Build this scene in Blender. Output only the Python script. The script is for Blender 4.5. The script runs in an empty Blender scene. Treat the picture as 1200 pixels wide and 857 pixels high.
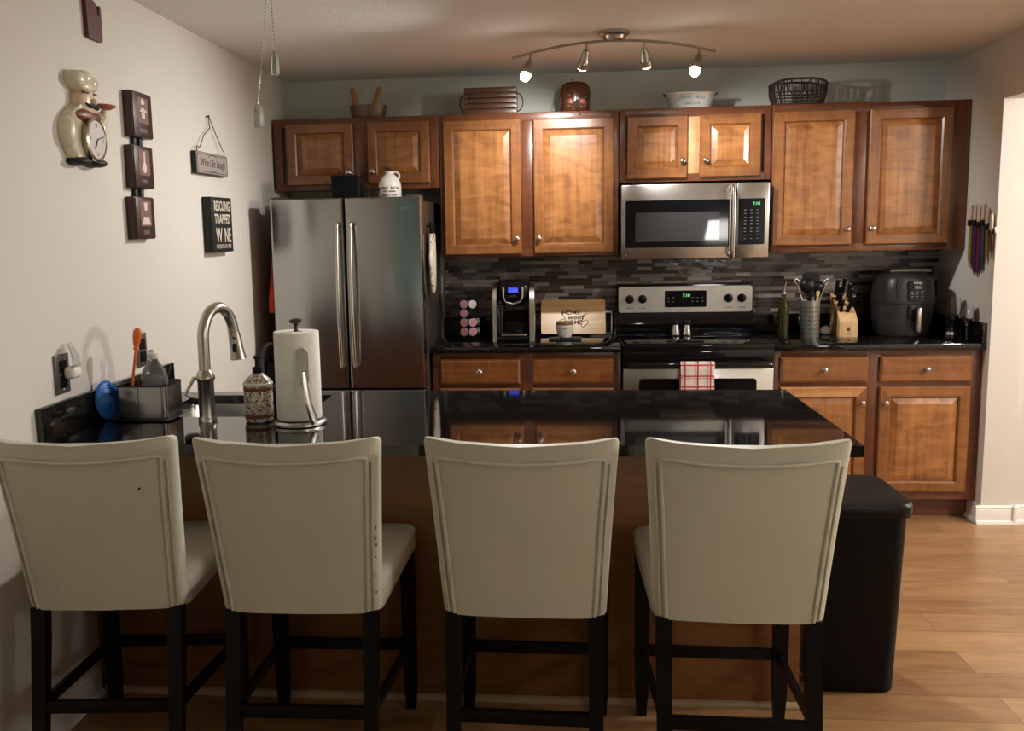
import bpy, bmesh, math, random
from mathutils import Vector, Matrix
random.seed(7)
S = bpy.context.scene
COL = S.collection
PI = math.pi

# ------------------------------------------------------------------ camera, world, exposure
H = 2.383                 # ceiling height
XR = 3.673                # kitchen's right wall
cam_d = bpy.data.cameras.new('camera')
cam = bpy.data.objects.new('camera', cam_d)
COL.objects.link(cam)
F_PX, CX, CY = 1090.88, 554.52, 418.10
cam_d.sensor_fit = 'HORIZONTAL'
cam_d.sensor_width = 36.0
cam_d.lens = F_PX / 1200 * 36.0
cam_d.shift_x = (600 - CX) / 1200
cam_d.shift_y = (CY - 428.5) / 1200
cam_d.clip_start = 0.05
cam_d.clip_end = 60
r_ = Vector((0.99609324, 0.08625386, -0.01893508))
u_ = Vector((0.00688265, 0.13794001, 0.99041667))
f_ = Vector((-0.08803917, 0.98667767, -0.13680745))
cam.matrix_world = Matrix(((r_.x, u_.x, -f_.x, 1.54019), (r_.y, u_.y, -f_.y, -5.42844),
                           (r_.z, u_.z, -f_.z, 1.52925), (0, 0, 0, 1)))
S.camera = cam

w = bpy.data.worlds.new('world'); S.world = w
w.use_nodes = True
w.node_tree.nodes['Background'].inputs[0].default_value = (0.9, 0.75, 0.6, 1)
w.node_tree.nodes['Background'].inputs[1].default_value = 0.02
S.view_settings.view_transform = 'Standard'
S.view_settings.look = 'None'
S.view_settings.gamma = 1.0
S.view_settings.use_curve_mapping = False
S.view_settings.exposure = 0.0
S.cycles.max_bounces = 8
S.cycles.diffuse_bounces = 5
S.cycles.glossy_bounces = 5
S.cycles.transmission_bounces = 8
S.cycles.transparent_max_bounces = 8
S.cycles.caustics_reflective = False
S.cycles.caustics_refractive = False
S.cycles.sample_clamp_indirect = 4.0
S.cycles.blur_glossy = 0.5
try:
    S.cycles.use_denoising = True
except Exception:
    pass

# light strengths
WARM = (1.0, 0.97, 0.93)
E_SPOT_OUT = 90      # the two outer heads, turned towards the room
E_SPOT_IN = 75       # the two inner heads, turned to the cabinets
E_LAMP = 27.0         # floor lamp shade in the living room
E_HALL = 170          # hall ceiling lamp
E_FILL = 4           # unseen ceiling lamp added as fill

# ------------------------------------------------------------------ materials
def new_mat(name):
    m = bpy.data.materials.new(name); m.use_nodes = True
    return m, m.node_tree.nodes, m.node_tree.links, m.node_tree.nodes['Principled BSDF']

def mat(name, col, rough=0.5, metal=0.0, spec=0.5, coat=0.0, var=0.06, vscale=6.0, bump=0.0, bscale=80.0,
        trans=0.0, ior=1.45, emit=None, estr=0.0, aniso=0.0, alpha=1.0):
    m, N, L, b = new_mat(name)
    b.inputs['Roughness'].default_value = rough
    b.inputs['Metallic'].default_value = metal
    b.inputs['Specular IOR Level'].default_value = spec
    b.inputs['Coat Weight'].default_value = coat
    b.inputs['Coat Roughness'].default_value = 0.1
    b.inputs['Transmission Weight'].default_value = trans
    b.inputs['IOR'].default_value = ior
    tc = N.new('ShaderNodeTexCoord')
    nz = N.new('ShaderNodeTexNoise'); nz.inputs['Scale'].default_value = vscale
    nz.inputs['Detail'].default_value = 3
    L.new(tc.outputs['Object'], nz.inputs['Vector'])
    mx = N.new('ShaderNodeMix'); mx.data_type = 'RGBA'
    mx.inputs[6].default_value = (col[0]*(1-var), col[1]*(1-var), col[2]*(1-var), 1)
    mx.inputs[7].default_value = (min(1, col[0]*(1+var)), min(1, col[1]*(1+var)), min(1, col[2]*(1+var)), 1)
    L.new(nz.outputs['Fac'], mx.inputs[0])
    L.new(mx.outputs[2], b.inputs['Base Color'])
    if bump:
        n2 = N.new('ShaderNodeTexNoise'); n2.inputs['Scale'].default_value = bscale
        n2.inputs['Detail'].default_value = 4
        L.new(tc.outputs['Object'], n2.inputs['Vector'])
        bp = N.new('ShaderNodeBump'); bp.inputs['Strength'].default_value = bump
        bp.inputs['Distance'].default_value = 0.01
        L.new(n2.outputs['Fac'], bp.inputs['Height'])
        L.new(bp.outputs['Normal'], b.inputs['Normal'])
    if emit:
        b.inputs['Emission Color'].default_value = (*emit, 1)
        b.inputs['Emission Strength'].default_value = estr
    return m

def wood(name, dark, light, axis='z', rough=0.32, scale=1.0, figure=0.35, coat=0.25):
    m, N, L, b = new_mat(name)
    b.inputs['Roughness'].default_value = rough
    b.inputs['Coat Weight'].default_value = coat
    b.inputs['Coat Roughness'].default_value = 0.18
    tc = N.new('ShaderNodeTexCoord'); oi = N.new('ShaderNodeObjectInfo')
    vm = N.new('ShaderNodeVectorMath'); vm.operation = 'SCALE'; vm.inputs[3].default_value = 13.0
    cmb = N.new('ShaderNodeCombineXYZ')
    for k in range(3): L.new(oi.outputs['Random'], cmb.inputs[k])
    L.new(cmb.outputs[0], vm.inputs[0])
    ad = N.new('ShaderNodeVectorMath'); ad.operation = 'ADD'
    L.new(tc.outputs['Object'], ad.inputs[0]); L.new(vm.outputs[0], ad.inputs[1])
    mp = N.new('ShaderNodeMapping')
    s = [14*scale]*3; s['xyz'.index(axis)] = 0.9*scale
    mp.inputs['Scale'].default_value = s
    L.new(ad.outputs[0], mp.inputs['Vector'])
    n1 = N.new('ShaderNodeTexNoise'); n1.inputs['Scale'].default_value = 2.2
    n1.inputs['Detail'].default_value = 7; n1.inputs['Roughness'].default_value = 0.62
    n1.inputs['Distortion'].default_value = 0.6
    L.new(mp.outputs[0], n1.inputs['Vector'])
    # figure across the grain
    mp2 = N.new('ShaderNodeMapping')
    s2 = [5.0]*3; s2['xyz'.index(axis)] = 15.0
    mp2.inputs['Scale'].default_value = s2
    mp2.inputs['Rotation'].default_value = (0.3, 0.5, 0.2)
    L.new(ad.outputs[0], mp2.inputs['Vector'])
    n2 = N.new('ShaderNodeTexNoise'); n2.inputs['Scale'].default_value = 1.3
    n2.inputs['Detail'].default_value = 2; n2.inputs['Distortion'].default_value = 1.2
    L.new(mp2.outputs[0], n2.inputs['Vector'])
    mixf = N.new('ShaderNodeMix'); mixf.data_type = 'FLOAT'
    mixf.inputs[0].default_value = figure
    L.new(n1.outputs['Fac'], mixf.inputs[2]); L.new(n2.outputs['Fac'], mixf.inputs[3])
    cr = N.new('ShaderNodeValToRGB')
    cr.color_ramp.elements[0].position = 0.33; cr.color_ramp.elements[0].color = (*dark, 1)
    cr.color_ramp.elements[1].position = 0.68; cr.color_ramp.elements[1].color = (*light, 1)
    L.new(mixf.outputs[0], cr.inputs[0])
    L.new(cr.outputs[0], b.inputs['Base Color'])
    return m

M = {}
M['wall'] = mat('wall_paint', (0.66, 0.63, 0.58), 0.75, var=0.02, vscale=2, bump=0.06, bscale=160)
M['wall_back'] = mat('wall_paint_sage', (0.55, 0.58, 0.52), 0.75, var=0.02, vscale=2, bump=0.06, bscale=160)
M['ceiling'] = mat('ceiling_texture', (0.82, 0.81, 0.79), 0.9, var=0.10, vscale=150, bump=0.4, bscale=150)
M['trim'] = mat('trim_paint', (0.80, 0.77, 0.74), 0.4, var=0.02)
DK, LT = (0.075, 0.022, 0.0085), (0.165, 0.052, 0.018)
M['frame_v'] = wood('cherry_frame_upright', DK, LT, 'z')
M['frame_h'] = wood('cherry_frame_level', DK, LT, 'x')
DD, DL = (0.135, 0.046, 0.0135), (0.32, 0.127, 0.037)
M['door_v'] = wood('cherry_door_upright', DD, DL, 'z')
M['door_h'] = wood('cherry_door_level', DD, DL, 'x')
M['panel'] = wood('cherry_panel', (0.16, 0.056, 0.0155), (0.44, 0.192, 0.060), 'z', figure=0.45)
M['sapwood'] = wood('pale_sapwood', (0.42, 0.22, 0.09), (0.66, 0.42, 0.22), 'z')
M['sapwood_h'] = wood('pale_sapwood_level', (0.36, 0.15, 0.05), (0.62, 0.36, 0.15), 'x')
M['bar_wood'] = wood('peninsula_veneer', (0.15, 0.060, 0.016), (0.24, 0.098, 0.027), 'x', figure=0.2, coat=0.1, rough=0.45)
M['steel'] = mat('brushed_steel', (0.60, 0.60, 0.58), 0.26, metal=1.0, var=0.05, vscale=3)
M['chrome'] = mat('satin_nickel', (0.50, 0.48, 0.44), 0.26, metal=1.0, var=0.03)
M['track_nickel'] = mat('brushed_nickel', (0.42, 0.38, 0.33), 0.3, metal=1.0, var=0.03)
M['dark_metal'] = mat('dark_bronze', (0.05, 0.045, 0.04), 0.35, metal=0.8)
M['black_gloss'] = mat('black_glass', (0.005, 0.005, 0.006), 0.06, spec=0.4)
M['black_plastic'] = mat('black_plastic', (0.006, 0.006, 0.0065), 0.38, spec=0.25)
M['black_matte'] = mat('black_matte_plastic', (0.004, 0.004, 0.0045), 0.5, spec=0.18)
M['black_wood'] = mat('black_lacquered_wood', (0.003, 0.0028, 0.0028), 0.4, spec=0.25)
M['case_grey'] = mat('fridge_case_grey', (0.055, 0.045, 0.04), 0.35, metal=0.2)
M['white_plastic'] = mat('white_plastic', (0.78, 0.76, 0.72), 0.35)
M['ceramic'] = mat('white_ceramic', (0.80, 0.78, 0.73), 0.2, coat=0.3)
M['grey_plate'] = mat('pewter_plate', (0.15, 0.14, 0.13), 0.4, metal=0.6)
M['cushion'] = mat('cream_leather', (0.58, 0.58, 0.475), 0.42, var=0.06, vscale=5, bump=0.12, bscale=260)
M['seat_cloth'] = mat('cream_leather_seat', (0.50, 0.465, 0.39), 0.5, var=0.05, vscale=5, bump=0.1, bscale=260)
M['paper'] = mat('paper_towel', (0.80, 0.78, 0.72), 0.9, bump=0.25, bscale=140)
M['orange'] = mat('orange_plastic', (0.80, 0.17, 0.02), 0.35)
M['blue'] = mat('blue_silicone', (0.02, 0.14, 0.50), 0.4)
M['teal_cloth'] = mat('teal_cloth', (0.14, 0.70, 0.76), 0.8)
M['red_cloth'] = mat('red_cloth', (0.38, 0.035, 0.015), 0.85, bump=0.3)
M['apple_wood'] = wood('apple_brown', (0.05, 0.016, 0.007), (0.12, 0.038, 0.014), 'z', rough=0.22)
M['bamboo'] = wood('bamboo_board', (0.47, 0.27, 0.10), (0.62, 0.40, 0.185), 'x', figure=0.1, coat=0.0)
M['block_wood'] = wood('pale_block_wood', (0.50, 0.31, 0.14), (0.68, 0.46, 0.24), 'z', figure=0.15, coat=0.0)
M['crate_wood'] = wood('crate_brown', (0.05, 0.020, 0.011), (0.10, 0.042, 0.022), 'x')
M['bark'] = wood('basket_brown', (0.075, 0.038, 0.018), (0.16, 0.085, 0.04), 'x', scale=3)
M['handle_wood'] = wood('handle_wood', (0.20, 0.10, 0.04), (0.36, 0.19, 0.08), 'z')
M['wicker'] = mat('dark_wicker', (0.035, 0.02, 0.013), 0.6, var=0.4, vscale=60)
M['engrave'] = mat('burnt_engraving', (0.06, 0.025, 0.01), 0.7)
M['ink'] = mat('black_ink', (0.012, 0.011, 0.011), 0.6)
M['letter_white'] = mat('painted_letters', (0.68, 0.63, 0.54), 0.7, var=0.15, vscale=90)
M['sign_black'] = mat('sign_black', (0.010, 0.010, 0.009), 0.55, var=0.3, vscale=50)
M['sign_grey'] = mat('sign_grey', (0.34, 0.29, 0.26), 0.7, var=0.12, vscale=40)
M['picture_dark'] = mat('picture_brown', (0.045, 0.020, 0.016), 0.4)
M['picture_art'] = mat('picture_print', (0.20, 0.10, 0.085), 0.5, var=0.5, vscale=60)
M['picture_white'] = mat('picture_highlight', (0.66, 0.58, 0.54), 0.5, var=0.2, vscale=90)
M['cream_paint'] = mat('cream_glaze', (0.66, 0.60, 0.45), 0.3, coat=0.3)
M['skin_paint'] = mat('painted_skin', (0.66, 0.50, 0.34), 0.35)
M['scarf'] = mat('scarf_paint', (0.17, 0.045, 0.025), 0.4)
M['gold_rim'] = mat('gilt_rim', (0.50, 0.44, 0.34), 0.25, metal=0.9)
M['dial'] = mat('clock_dial', (0.58, 0.54, 0.52), 0.3)
M['plaque_red'] = mat('plaque_red', (0.085, 0.018, 0.014), 0.45)
M['pot_brown'] = mat('brown_cap', (0.05, 0.010, 0.010), 0.4)
M['pod_pink'] = mat('pod_foil_pink', (0.72, 0.33, 0.36), 0.35, var=0.12, vscale=90)
M['pod_white'] = mat('pod_cup_white', (0.66, 0.64, 0.62), 0.4)
M['knife_cream'] = mat('knife_handle_cream', (0.52, 0.44, 0.36), 0.4)
M['blade_lime'] = mat('blade_lime', (0.22, 0.21, 0.03), 0.4)
M['blade_purple'] = mat('blade_purple', (0.06, 0.022, 0.07), 0.4)
M['blade_plum'] = mat('blade_plum', (0.10, 0.022, 0.05), 0.4)
M['blade_blue'] = mat('blade_blue', (0.04, 0.05, 0.11), 0.4)
M['blade_tan'] = mat('blade_tan', (0.26, 0.14, 0.06), 0.4)
M['blade_brown'] = mat('blade_brown', (0.10, 0.035, 0.02), 0.4)
M['air_grey'] = mat('air_fryer_grey', (0.022, 0.0215, 0.023), 0.38)
M['yellow'] = mat('yellow_plastic', (0.62, 0.50, 0.18), 0.4)
M['lid_wood'] = wood('cup_lid_wood', (0.25, 0.12, 0.05), (0.42, 0.22, 0.10), 'x')
M['sign_blue'] = mat('faded_teal_print', (0.05, 0.20, 0.23), 0.5)
M['galvanized'] = mat('galvanized_tin', (0.66, 0.68, 0.65), 0.32, metal=0.35, var=0.22, vscale=22)
M['fruit_pink'] = mat('painted_pink', (0.42, 0.12, 0.11), 0.35, var=0.3, vscale=40)
M['leaf_green'] = mat('painted_green', (0.10, 0.11, 0.04), 0.4)
M['shade'] = mat('lampshade', (0.8, 0.75, 0.65), 0.8, emit=(1.0, 0.97, 0.90), estr=E_LAMP)
M['bulb'] = mat('lit_bulb', (1, 1, 1), 0.5, emit=(1.0, 0.90, 0.76), estr=60)
M['hall_glass'] = mat('hall_lamp_glass', (1, 1, 1), 0.5, emit=(1.0, 0.86, 0.70), estr=6)
M['green_led'] = mat('green_led', (0.02, 0.1, 0.02), 0.5, emit=(0.25, 1.0, 0.3), estr=1.2)
M['blue_led'] = mat('blue_screen', (0.02, 0.02, 0.2), 0.3, emit=(0.06, 0.10, 0.95), estr=0.9)
M['key_mark'] = mat('key_print', (0.14, 0.15, 0.15), 0.5)
M['olive_glass'] = mat('olive_glass', (0.26, 0.27, 0.02), 0.05, trans=0.95, ior=1.45)
M['clear_glass'] = mat('clear_glass', (0.95, 0.95, 0.95), 0.02, trans=1.0, ior=1.45, var=0.0)
M['soap_clear'] = mat('soap_bottle_clear', (0.80, 0.80, 0.78), 0.08, trans=0.85, ior=1.33, var=0.02)
M['crystal'] = mat('crystal', (0.72, 0.80, 0.74), 0.12, trans=0.7, ior=1.5, bump=0.5, bscale=60)

def granite():
    m, N, L, b = new_mat('black_granite')
    b.inputs['Roughness'].default_value = 0.045
    b.inputs['Specular IOR Level'].default_value = 0.62
    tc = N.new('ShaderNodeTexCoord')
    v = N.new('ShaderNodeTexNoise'); v.inputs['Scale'].default_value = 140; v.inputs['Detail'].default_value = 3
    L.new(tc.outputs['Object'], v.inputs['Vector'])
    cr = N.new('ShaderNodeValToRGB')
    e = cr.color_ramp.elements
    e[0].position = 0.55; e[0].color = (0.0045, 0.0042, 0.004, 1)
    e[1].position = 0.78; e[1].color = (0.05, 0.045, 0.04, 1)
    L.new(v.outputs['Fac'], cr.inputs[0]); L.new(cr.outputs[0], b.inputs['Base Color'])
    return m
M['granite'] = granite()
def brushed():
    m = mat('fridge_brushed_steel', (0.38, 0.38, 0.37), 0.17, metal=1.0, var=0.03, vscale=2)
    b = m.node_tree.nodes['Principled BSDF']
    b.inputs['Anisotropic'].default_value = 0.7
    b.inputs['Anisotropic Rotation'].default_value = 0.25
    t = m.node_tree.nodes.new('ShaderNodeTangent'); t.direction_type = 'RADIAL'; t.axis = 'Z'
    m.node_tree.links.new(t.outputs[0], b.inputs['Tangent'])
    return m
M['fridge_steel'] = brushed()

def tile_mat():
    m, N, L, b = new_mat('mosaic_tile')
    tc = N.new('ShaderNodeTexCoord')
    sp = N.new('ShaderNodeSeparateXYZ'); L.new(tc.outputs['Object'], sp.inputs[0])
    cb = N.new('ShaderNodeCombineXYZ')
    L.new(sp.outputs[0], cb.inputs[0]); L.new(sp.outputs[2], cb.inputs[1])
    br = N.new('ShaderNodeTexBrick')
    br.offset = 0.37; br.offset_frequency = 3; br.squash = 0.62; br.squash_frequency = 2
    br.inputs['Color1'].default_value = (0, 0, 0, 1); br.inputs['Color2'].default_value = (1, 1, 1, 1)
    br.inputs['Mortar'].default_value = (0.25, 0.25, 0.25, 1)
    br.inputs['Scale'].default_value = 1.0
    br.inputs['Mortar Size'].default_value = 0.0011
    br.inputs['Brick Width'].default_value = 0.135
    br.inputs['Row Height'].default_value = 0.0205
    L.new(cb.outputs[0], br.inputs['Vector'])
    cr = N.new('ShaderNodeValToRGB'); cr.color_ramp.interpolation = 'CONSTANT'
    stops = [(0.0, (0.030, 0.019, 0.015)), (0.29, (0.17, 0.142, 0.125)), (0.47, (0.12, 0.090, 0.075)),
             (0.56, (0.29, 0.26, 0.235)), (0.77, (0.050, 0.033, 0.026)), (0.87, (0.23, 0.20, 0.18))]
    e = cr.color_ramp.elements
    e[0].position, e[0].color = 0.0, (*stops[0][1], 1)
    e[1].position, e[1].color = stops[1][0], (*stops[1][1], 1)
    for p, c in stops[2:]:
        x = e.new(p); x.color = (*c, 1)
    L.new(br.outputs['Color'], cr.inputs[0])
    mx = N.new('ShaderNodeMix'); mx.data_type = 'RGBA'
    mx.inputs[7].default_value = (0.12, 0.10, 0.09, 1)
    L.new(br.outputs['Fac'], mx.inputs[0]); L.new(cr.outputs[0], mx.inputs[6])
    L.new(mx.outputs[2], b.inputs['Base Color'])
    b.inputs['Roughness'].default_value = 0.16
    nz = N.new('ShaderNodeTexNoise'); nz.inputs['Scale'].default_value = 30
    L.new(tc.outputs['Object'], nz.inputs['Vector'])
    sub = N.new('ShaderNodeMath'); sub.operation = 'SUBTRACT'
    L.new(nz.outputs['Fac'], sub.inputs[0]); L.new(br.outputs['Fac'], sub.inputs[1])
    bp = N.new('ShaderNodeBump'); bp.inputs['Strength'].default_value = 0.35; bp.inputs['Distance'].default_value = 0.004
    L.new(sub.outputs[0], bp.inputs['Height']); L.new(bp.outputs[0], b.inputs['Normal'])
    return m
M['tile'] = tile_mat()

def floor_mat():
    m, N, L, b = new_mat('oak_planks')
    tc = N.new('ShaderNodeTexCoord')
    br = N.new('ShaderNodeTexBrick')
    br.offset = 0.43; br.offset_frequency = 2
    br.inputs['Color1'].default_value = (0, 0, 0, 1); br.inputs['Color2'].default_value = (1, 1, 1, 1)
    br.inputs['Mortar'].default_value = (0.0, 0.0, 0.0, 1)
    br.inputs['Scale'].default_value = 1.0
    br.inputs['Mortar Size'].default_value = 0.0012
    br.inputs['Brick Width'].default_value = 1.15
    br.inputs['Row Height'].default_value = 0.165
    L.new(tc.outputs['Object'], br.inputs['Vector'])
    sc = N.new('ShaderNodeVectorMath'); sc.operation = 'SCALE'; sc.inputs[3].default_value = 7.0
    L.new(br.outputs['Color'], sc.inputs[0])
    ad = N.new('ShaderNodeVectorMath'); ad.operation = 'ADD'
    L.new(tc.outputs['Object'], ad.inputs[0]); L.new(sc.outputs[0], ad.inputs[1])
    mp = N.new('ShaderNodeMapping'); mp.inputs['Scale'].default_value = (1.5, 7, 1)
    L.new(ad.outputs[0], mp.inputs['Vector'])
    n1 = N.new('ShaderNodeTexNoise'); n1.inputs['Scale'].default_value = 1.8; n1.inputs['Detail'].default_value = 7
    n1.inputs['Distortion'].default_value = 1.6
    L.new(mp.outputs[0], n1.inputs['Vector'])
    f = N.new('ShaderNodeMix'); f.data_type = 'FLOAT'; f.inputs[0].default_value = 0.30
    L.new(n1.outputs['Fac'], f.inputs[2]); L.new(br.outputs['Color'], f.inputs[3])
    cr = N.new('ShaderNodeValToRGB')
    cr.color_ramp.elements[0].position = 0.18; cr.color_ramp.elements[0].color = (0.165, 0.075, 0.028, 1)
    cr.color_ramp.elements[1].position = 0.75; cr.color_ramp.elements[1].color = (0.41, 0.235, 0.11, 1)
    L.new(f.outputs[0], cr.inputs[0])
    mx = N.new('ShaderNodeMix'); mx.data_type = 'RGBA'; mx.inputs[7].default_value = (0.12, 0.055, 0.022, 1)
    L.new(br.outputs['Fac'], mx.inputs[0]); L.new(cr.outputs[0], mx.inputs[6])
    L.new(mx.outputs[2], b.inputs['Base Color'])
    b.inputs['Roughness'].default_value = 0.34
    return m
M['floor'] = floor_mat()

def fabric_check():
    m, N, L, b = new_mat('red_checked_cotton')
    tc = N.new('ShaderNodeTexCoord'); sp = N.new('ShaderNodeSeparateXYZ'); L.new(tc.outputs['Object'], sp.inputs[0])
    def stripe(o, period, width, off):
        a = N.new('ShaderNodeMath'); a.operation = 'ADD'; a.inputs[1].default_value = off; L.new(o, a.inputs[0])
        p = N.new('ShaderNodeMath'); p.operation = 'PINGPONG'; p.inputs[1].default_value = period/2; L.new(a.outputs[0], p.inputs[0])
        c = N.new('ShaderNodeMath'); c.operation = 'LESS_THAN'; c.inputs[1].default_value = width/2; L.new(p.outputs[0], c.inputs[0])
        return c.outputs[0]
    s1 = stripe(sp.outputs[0], 0.063, 0.0075, 0.0); s2 = stripe(sp.outputs[2], 0.055, 0.0075, 0.0)
    s3 = stripe(sp.outputs[0], 0.063, 0.003, 0.012); s4 = stripe(sp.outputs[2], 0.055, 0.003, 0.012)
    def mx2(a, c):
        q = N.new('ShaderNodeMath'); q.operation = 'MAXIMUM'; L.new(a, q.inputs[0]); L.new(c, q.inputs[1]); return q.outputs[0]
    t = mx2(mx2(s1, s2), mx2(s3, s4))
    mx = N.new('ShaderNodeMix'); mx.data_type = 'RGBA'
    mx.inputs[6].default_value = (0.74, 0.67, 0.62, 1); mx.inputs[7].default_value = (0.42, 0.03, 0.05, 1)
    L.new(t, mx.inputs[0]); L.new(mx.outputs[2], b.inputs['Base Color'])
    b.inputs['Roughness'].default_value = 0.9
    return m
M['check'] = fabric_check()

def speckle(name, base, spot, scale, thr, rough=0.3, third=None):
    m, N, L, b = new_mat(name)
    tc = N.new('ShaderNodeTexCoord')
    v = N.new('ShaderNodeTexNoise'); v.inputs['Scale'].default_value = scale; v.inputs['Detail'].default_value = 2
    v.inputs['Distortion'].default_value = 1.5
    L.new(tc.outputs['Object'], v.inputs['Vector'])
    cr = N.new('ShaderNodeValToRGB'); cr.color_ramp.interpolation = 'CONSTANT'
    e = cr.color_ramp.elements
    e[0].color = (*base, 1); e[1].position = thr; e[1].color = (*spot, 1)
    if third:
        x = e.new(thr + 0.09); x.color = (*third, 1)
    L.new(v.outputs['Fac'], cr.inputs[0]); L.new(cr.outputs[0], b.inputs['Base Color'])
    b.inputs['Roughness'].default_value = rough
    return m
M['soap_pattern'] = speckle('majolica_pattern', (0.60, 0.55, 0.47), (0.085, 0.045, 0.03), 95, 0.53, 0.18, (0.34, 0.19, 0.08))
M['mitt_pattern'] = speckle('mitt_pattern', (0.72, 0.69, 0.62), (0.40, 0.32, 0.10), 34, 0.60, 0.6, (0.06, 0.05, 0.04))

# ------------------------------------------------------------------ mesh helpers
class MB:
    """collects shapes (world coordinates) into ONE mesh, stored relative to an origin"""
    def __init__(self, o=None):
        if o is None: self.o = Vector((0, 0, 0))
        elif hasattr(o, 'location'): self.o = Vector(o.location) if o.parent is None else Vector(top(o).location)
        else: self.o = Vector(o)
        self.b = bmesh.new()
    def face(self, vs, mi=0):
        try:
            f = self.b.faces.new(vs); f.material_index = mi; return f
        except ValueError:
            return None
    def box(self, x0, x1, y0, y1, z0, z1, bev=0.0, mi=0, seg=2, rot=None, piv=None):
        v = [self.b.verts.new((x, y, z)) for z in (z0, z1) for y in (y0, y1) for x in (x0, x1)]
        fs = [self.face([v[i] for i in q], mi) for q in
              ((0, 2, 3, 1), (4, 5, 7, 6), (0, 1, 5, 4), (2, 6, 7, 3), (0, 4, 6, 2), (1, 3, 7, 5))]
        if bev > 0:
            es = list({e for f in fs for e in f.edges})
            r = bmesh.ops.bevel(self.b, geom=es, offset=bev, segments=seg, profile=0.5, affect='EDGES')
            for f in r['faces']: f.material_index = mi
            v = list({q for f in r['faces'] for q in f.verts} | {q for q in v if q.is_valid})
        if rot is not None:
            p = Vector(piv) if piv else Vector(((x0+x1)/2, (y0+y1)/2, (z0+z1)/2))
            for q in v: q.co = p + rot @ (q.co - p)
        return v
    def loft(self, rings, closed=True, cap=True, mi=0):
        """rings: list of lists of points of equal length"""
        R = [[self.b.verts.new(p) for p in r] for r in rings]
        n = len(R[0])
        for a, c in zip(R, R[1:]):
            for i in range(n if closed else n-1):
                j = (i+1) % n
                self.face((a[i], a[j], c[j], c[i]), mi)
        if cap:
            self.face(list(reversed(R[0])), mi); self.face(R[-1], mi)
        return R
    def lathe(self, prof, o, axis='z', seg=24, mi=0, sx=1.0, sy=1.0):
        """prof [(r,h)] turned about an axis through o"""
        rings = []
        for r, h in prof:
            ring = []
            for k in range(seg):
                a = 2*PI*k/seg
                c, s = r*math.cos(a)*sx, r*math.sin(a)*sy
                if axis == 'z': p = (c, s, h)
                elif axis == '-y': p = (c, -h, s)
                elif axis == 'y': p = (c, h, s)
                elif axis == 'x': p = (h, c, s)
                else: p = (-h, c, s)
                ring.append(Vector(p) + Vector(o))
            rings.append(ring)
        return self.loft(rings, True, True, mi)
    def ball(self, c, r, seg=16, mi=0):
        rx, ry, rz = (r, r, r) if not hasattr(r, '__len__') else r
        rings = []
        n = max(6, seg//2)
        for i in range(1, n):
            t = PI*i/n
            rings.append([(c[0]+rx*math.sin(t)*math.cos(2*PI*k/seg), c[1]+ry*math.sin(t)*math.sin(2*PI*k/seg),
                           c[2]-rz*math.cos(t)) for k in range(seg)])
        R = self.loft(rings, True, False, mi)
        a = self.b.verts.new((c[0], c[1], c[2]-rz)); d = self.b.verts.new((c[0], c[1], c[2]+rz))
        for k in range(seg):
            self.face((a, R[0][(k+1) % seg], R[0][k]), mi); self.face((d, R[-1][k], R[-1][(k+1) % seg]), mi)
    def tube(self, pts, rad, seg=10, closed=False, mi=0, flat=None):
        P = [Vector(p) for p in pts]; n = len(P)
        rads = rad if hasattr(rad, '__len__') else [rad]*n
        T = []
        for i in range(n):
            a = P[(i-1) % n] if (closed or i > 0) else P[i]
            c = P[(i+1) % n] if (closed or i < n-1) else P[i]
            T.append((c-a).normalized())
        ref = Vector((0, 0, 1)) if abs(T[0].z) < 0.9 else Vector((1, 0, 0))
        nrm = (ref - T[0]*ref.dot(T[0])).normalized()
        rings = []
        for i in range(n):
            nrm = (nrm - T[i]*nrm.dot(T[i])).normalized()
            bn = T[i].cross(nrm)
            f1, f2 = flat if flat else (1, 1)
            rings.append([P[i] + nrm*(math.cos(2*PI*k/seg)*rads[i]*f1) + bn*(math.sin(2*PI*k/seg)*rads[i]*f2) for k in range(seg)])
        if closed:
            rings.append(rings[0])
            R = [[self.b.verts.new(p) for p in r] for r in rings[:-1]]
            R.append(R[0])
            for a, c in zip(R, R[1:]):
                for i in range(seg):
                    j = (i+1) % seg
                    self.face((a[i], a[j], c[j], c[i]), mi)
        else:
            self.loft(rings, True, True, mi)
    def prism(self, poly, d0, d1, plane='xz', mi=0):
        """2-D outline extruded between two depths"""
        def P(a, c, d):
            return {'xz': (a, d, c), 'yz': (d, a, c), 'xy': (a, c, d)}[plane]
        self.loft([[P(a, c, d0) for a, c in poly], [P(a, c, d1) for a, c in poly]], True, True, mi)
    def xform(self, mx):
        bmesh.ops.transform(self.b, matrix=mx, verts=self.b.verts)
        return self
    def build(self, name, m, parent=None, smooth=40, loc=None):
        bmesh.ops.recalc_face_normals(self.b, faces=self.b.faces)
        for f in self.b.faces: f.smooth = True
        lim = math.radians(smooth)
        for e in self.b.edges:
            if len(e.link_faces) == 2 and e.calc_face_angle(0) > lim: e.smooth = False
        me = bpy.data.meshes.new(name)
        bmesh.ops.translate(self.b, verts=self.b.verts, vec=-self.o)
        self.b.to_mesh(me); self.b.free()
        for k in (m if isinstance(m, (list, tuple)) else [m]): me.materials.append(k)
        o = bpy.data.objects.new(name, me); COL.objects.link(o)
        if parent is not None: o.parent = parent
        else: o.location = self.o
        return o

def top(o):
    while o.parent is not None: o = o.parent
    return o

def tag(o, label, cat, group=None):
    o['label'] = label; o['category'] = cat
    if group: o['group'] = group
    return o

def thing(name, label, cat, loc=(0, 0, 0), rz=0.0, group=None):
    o = bpy.data.objects.new(name, None); COL.objects.link(o)
    o.empty_display_size = 0.05
    o.location = loc; o.rotation_euler = (0, 0, rz)
    return tag(o, label, cat, group)

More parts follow.
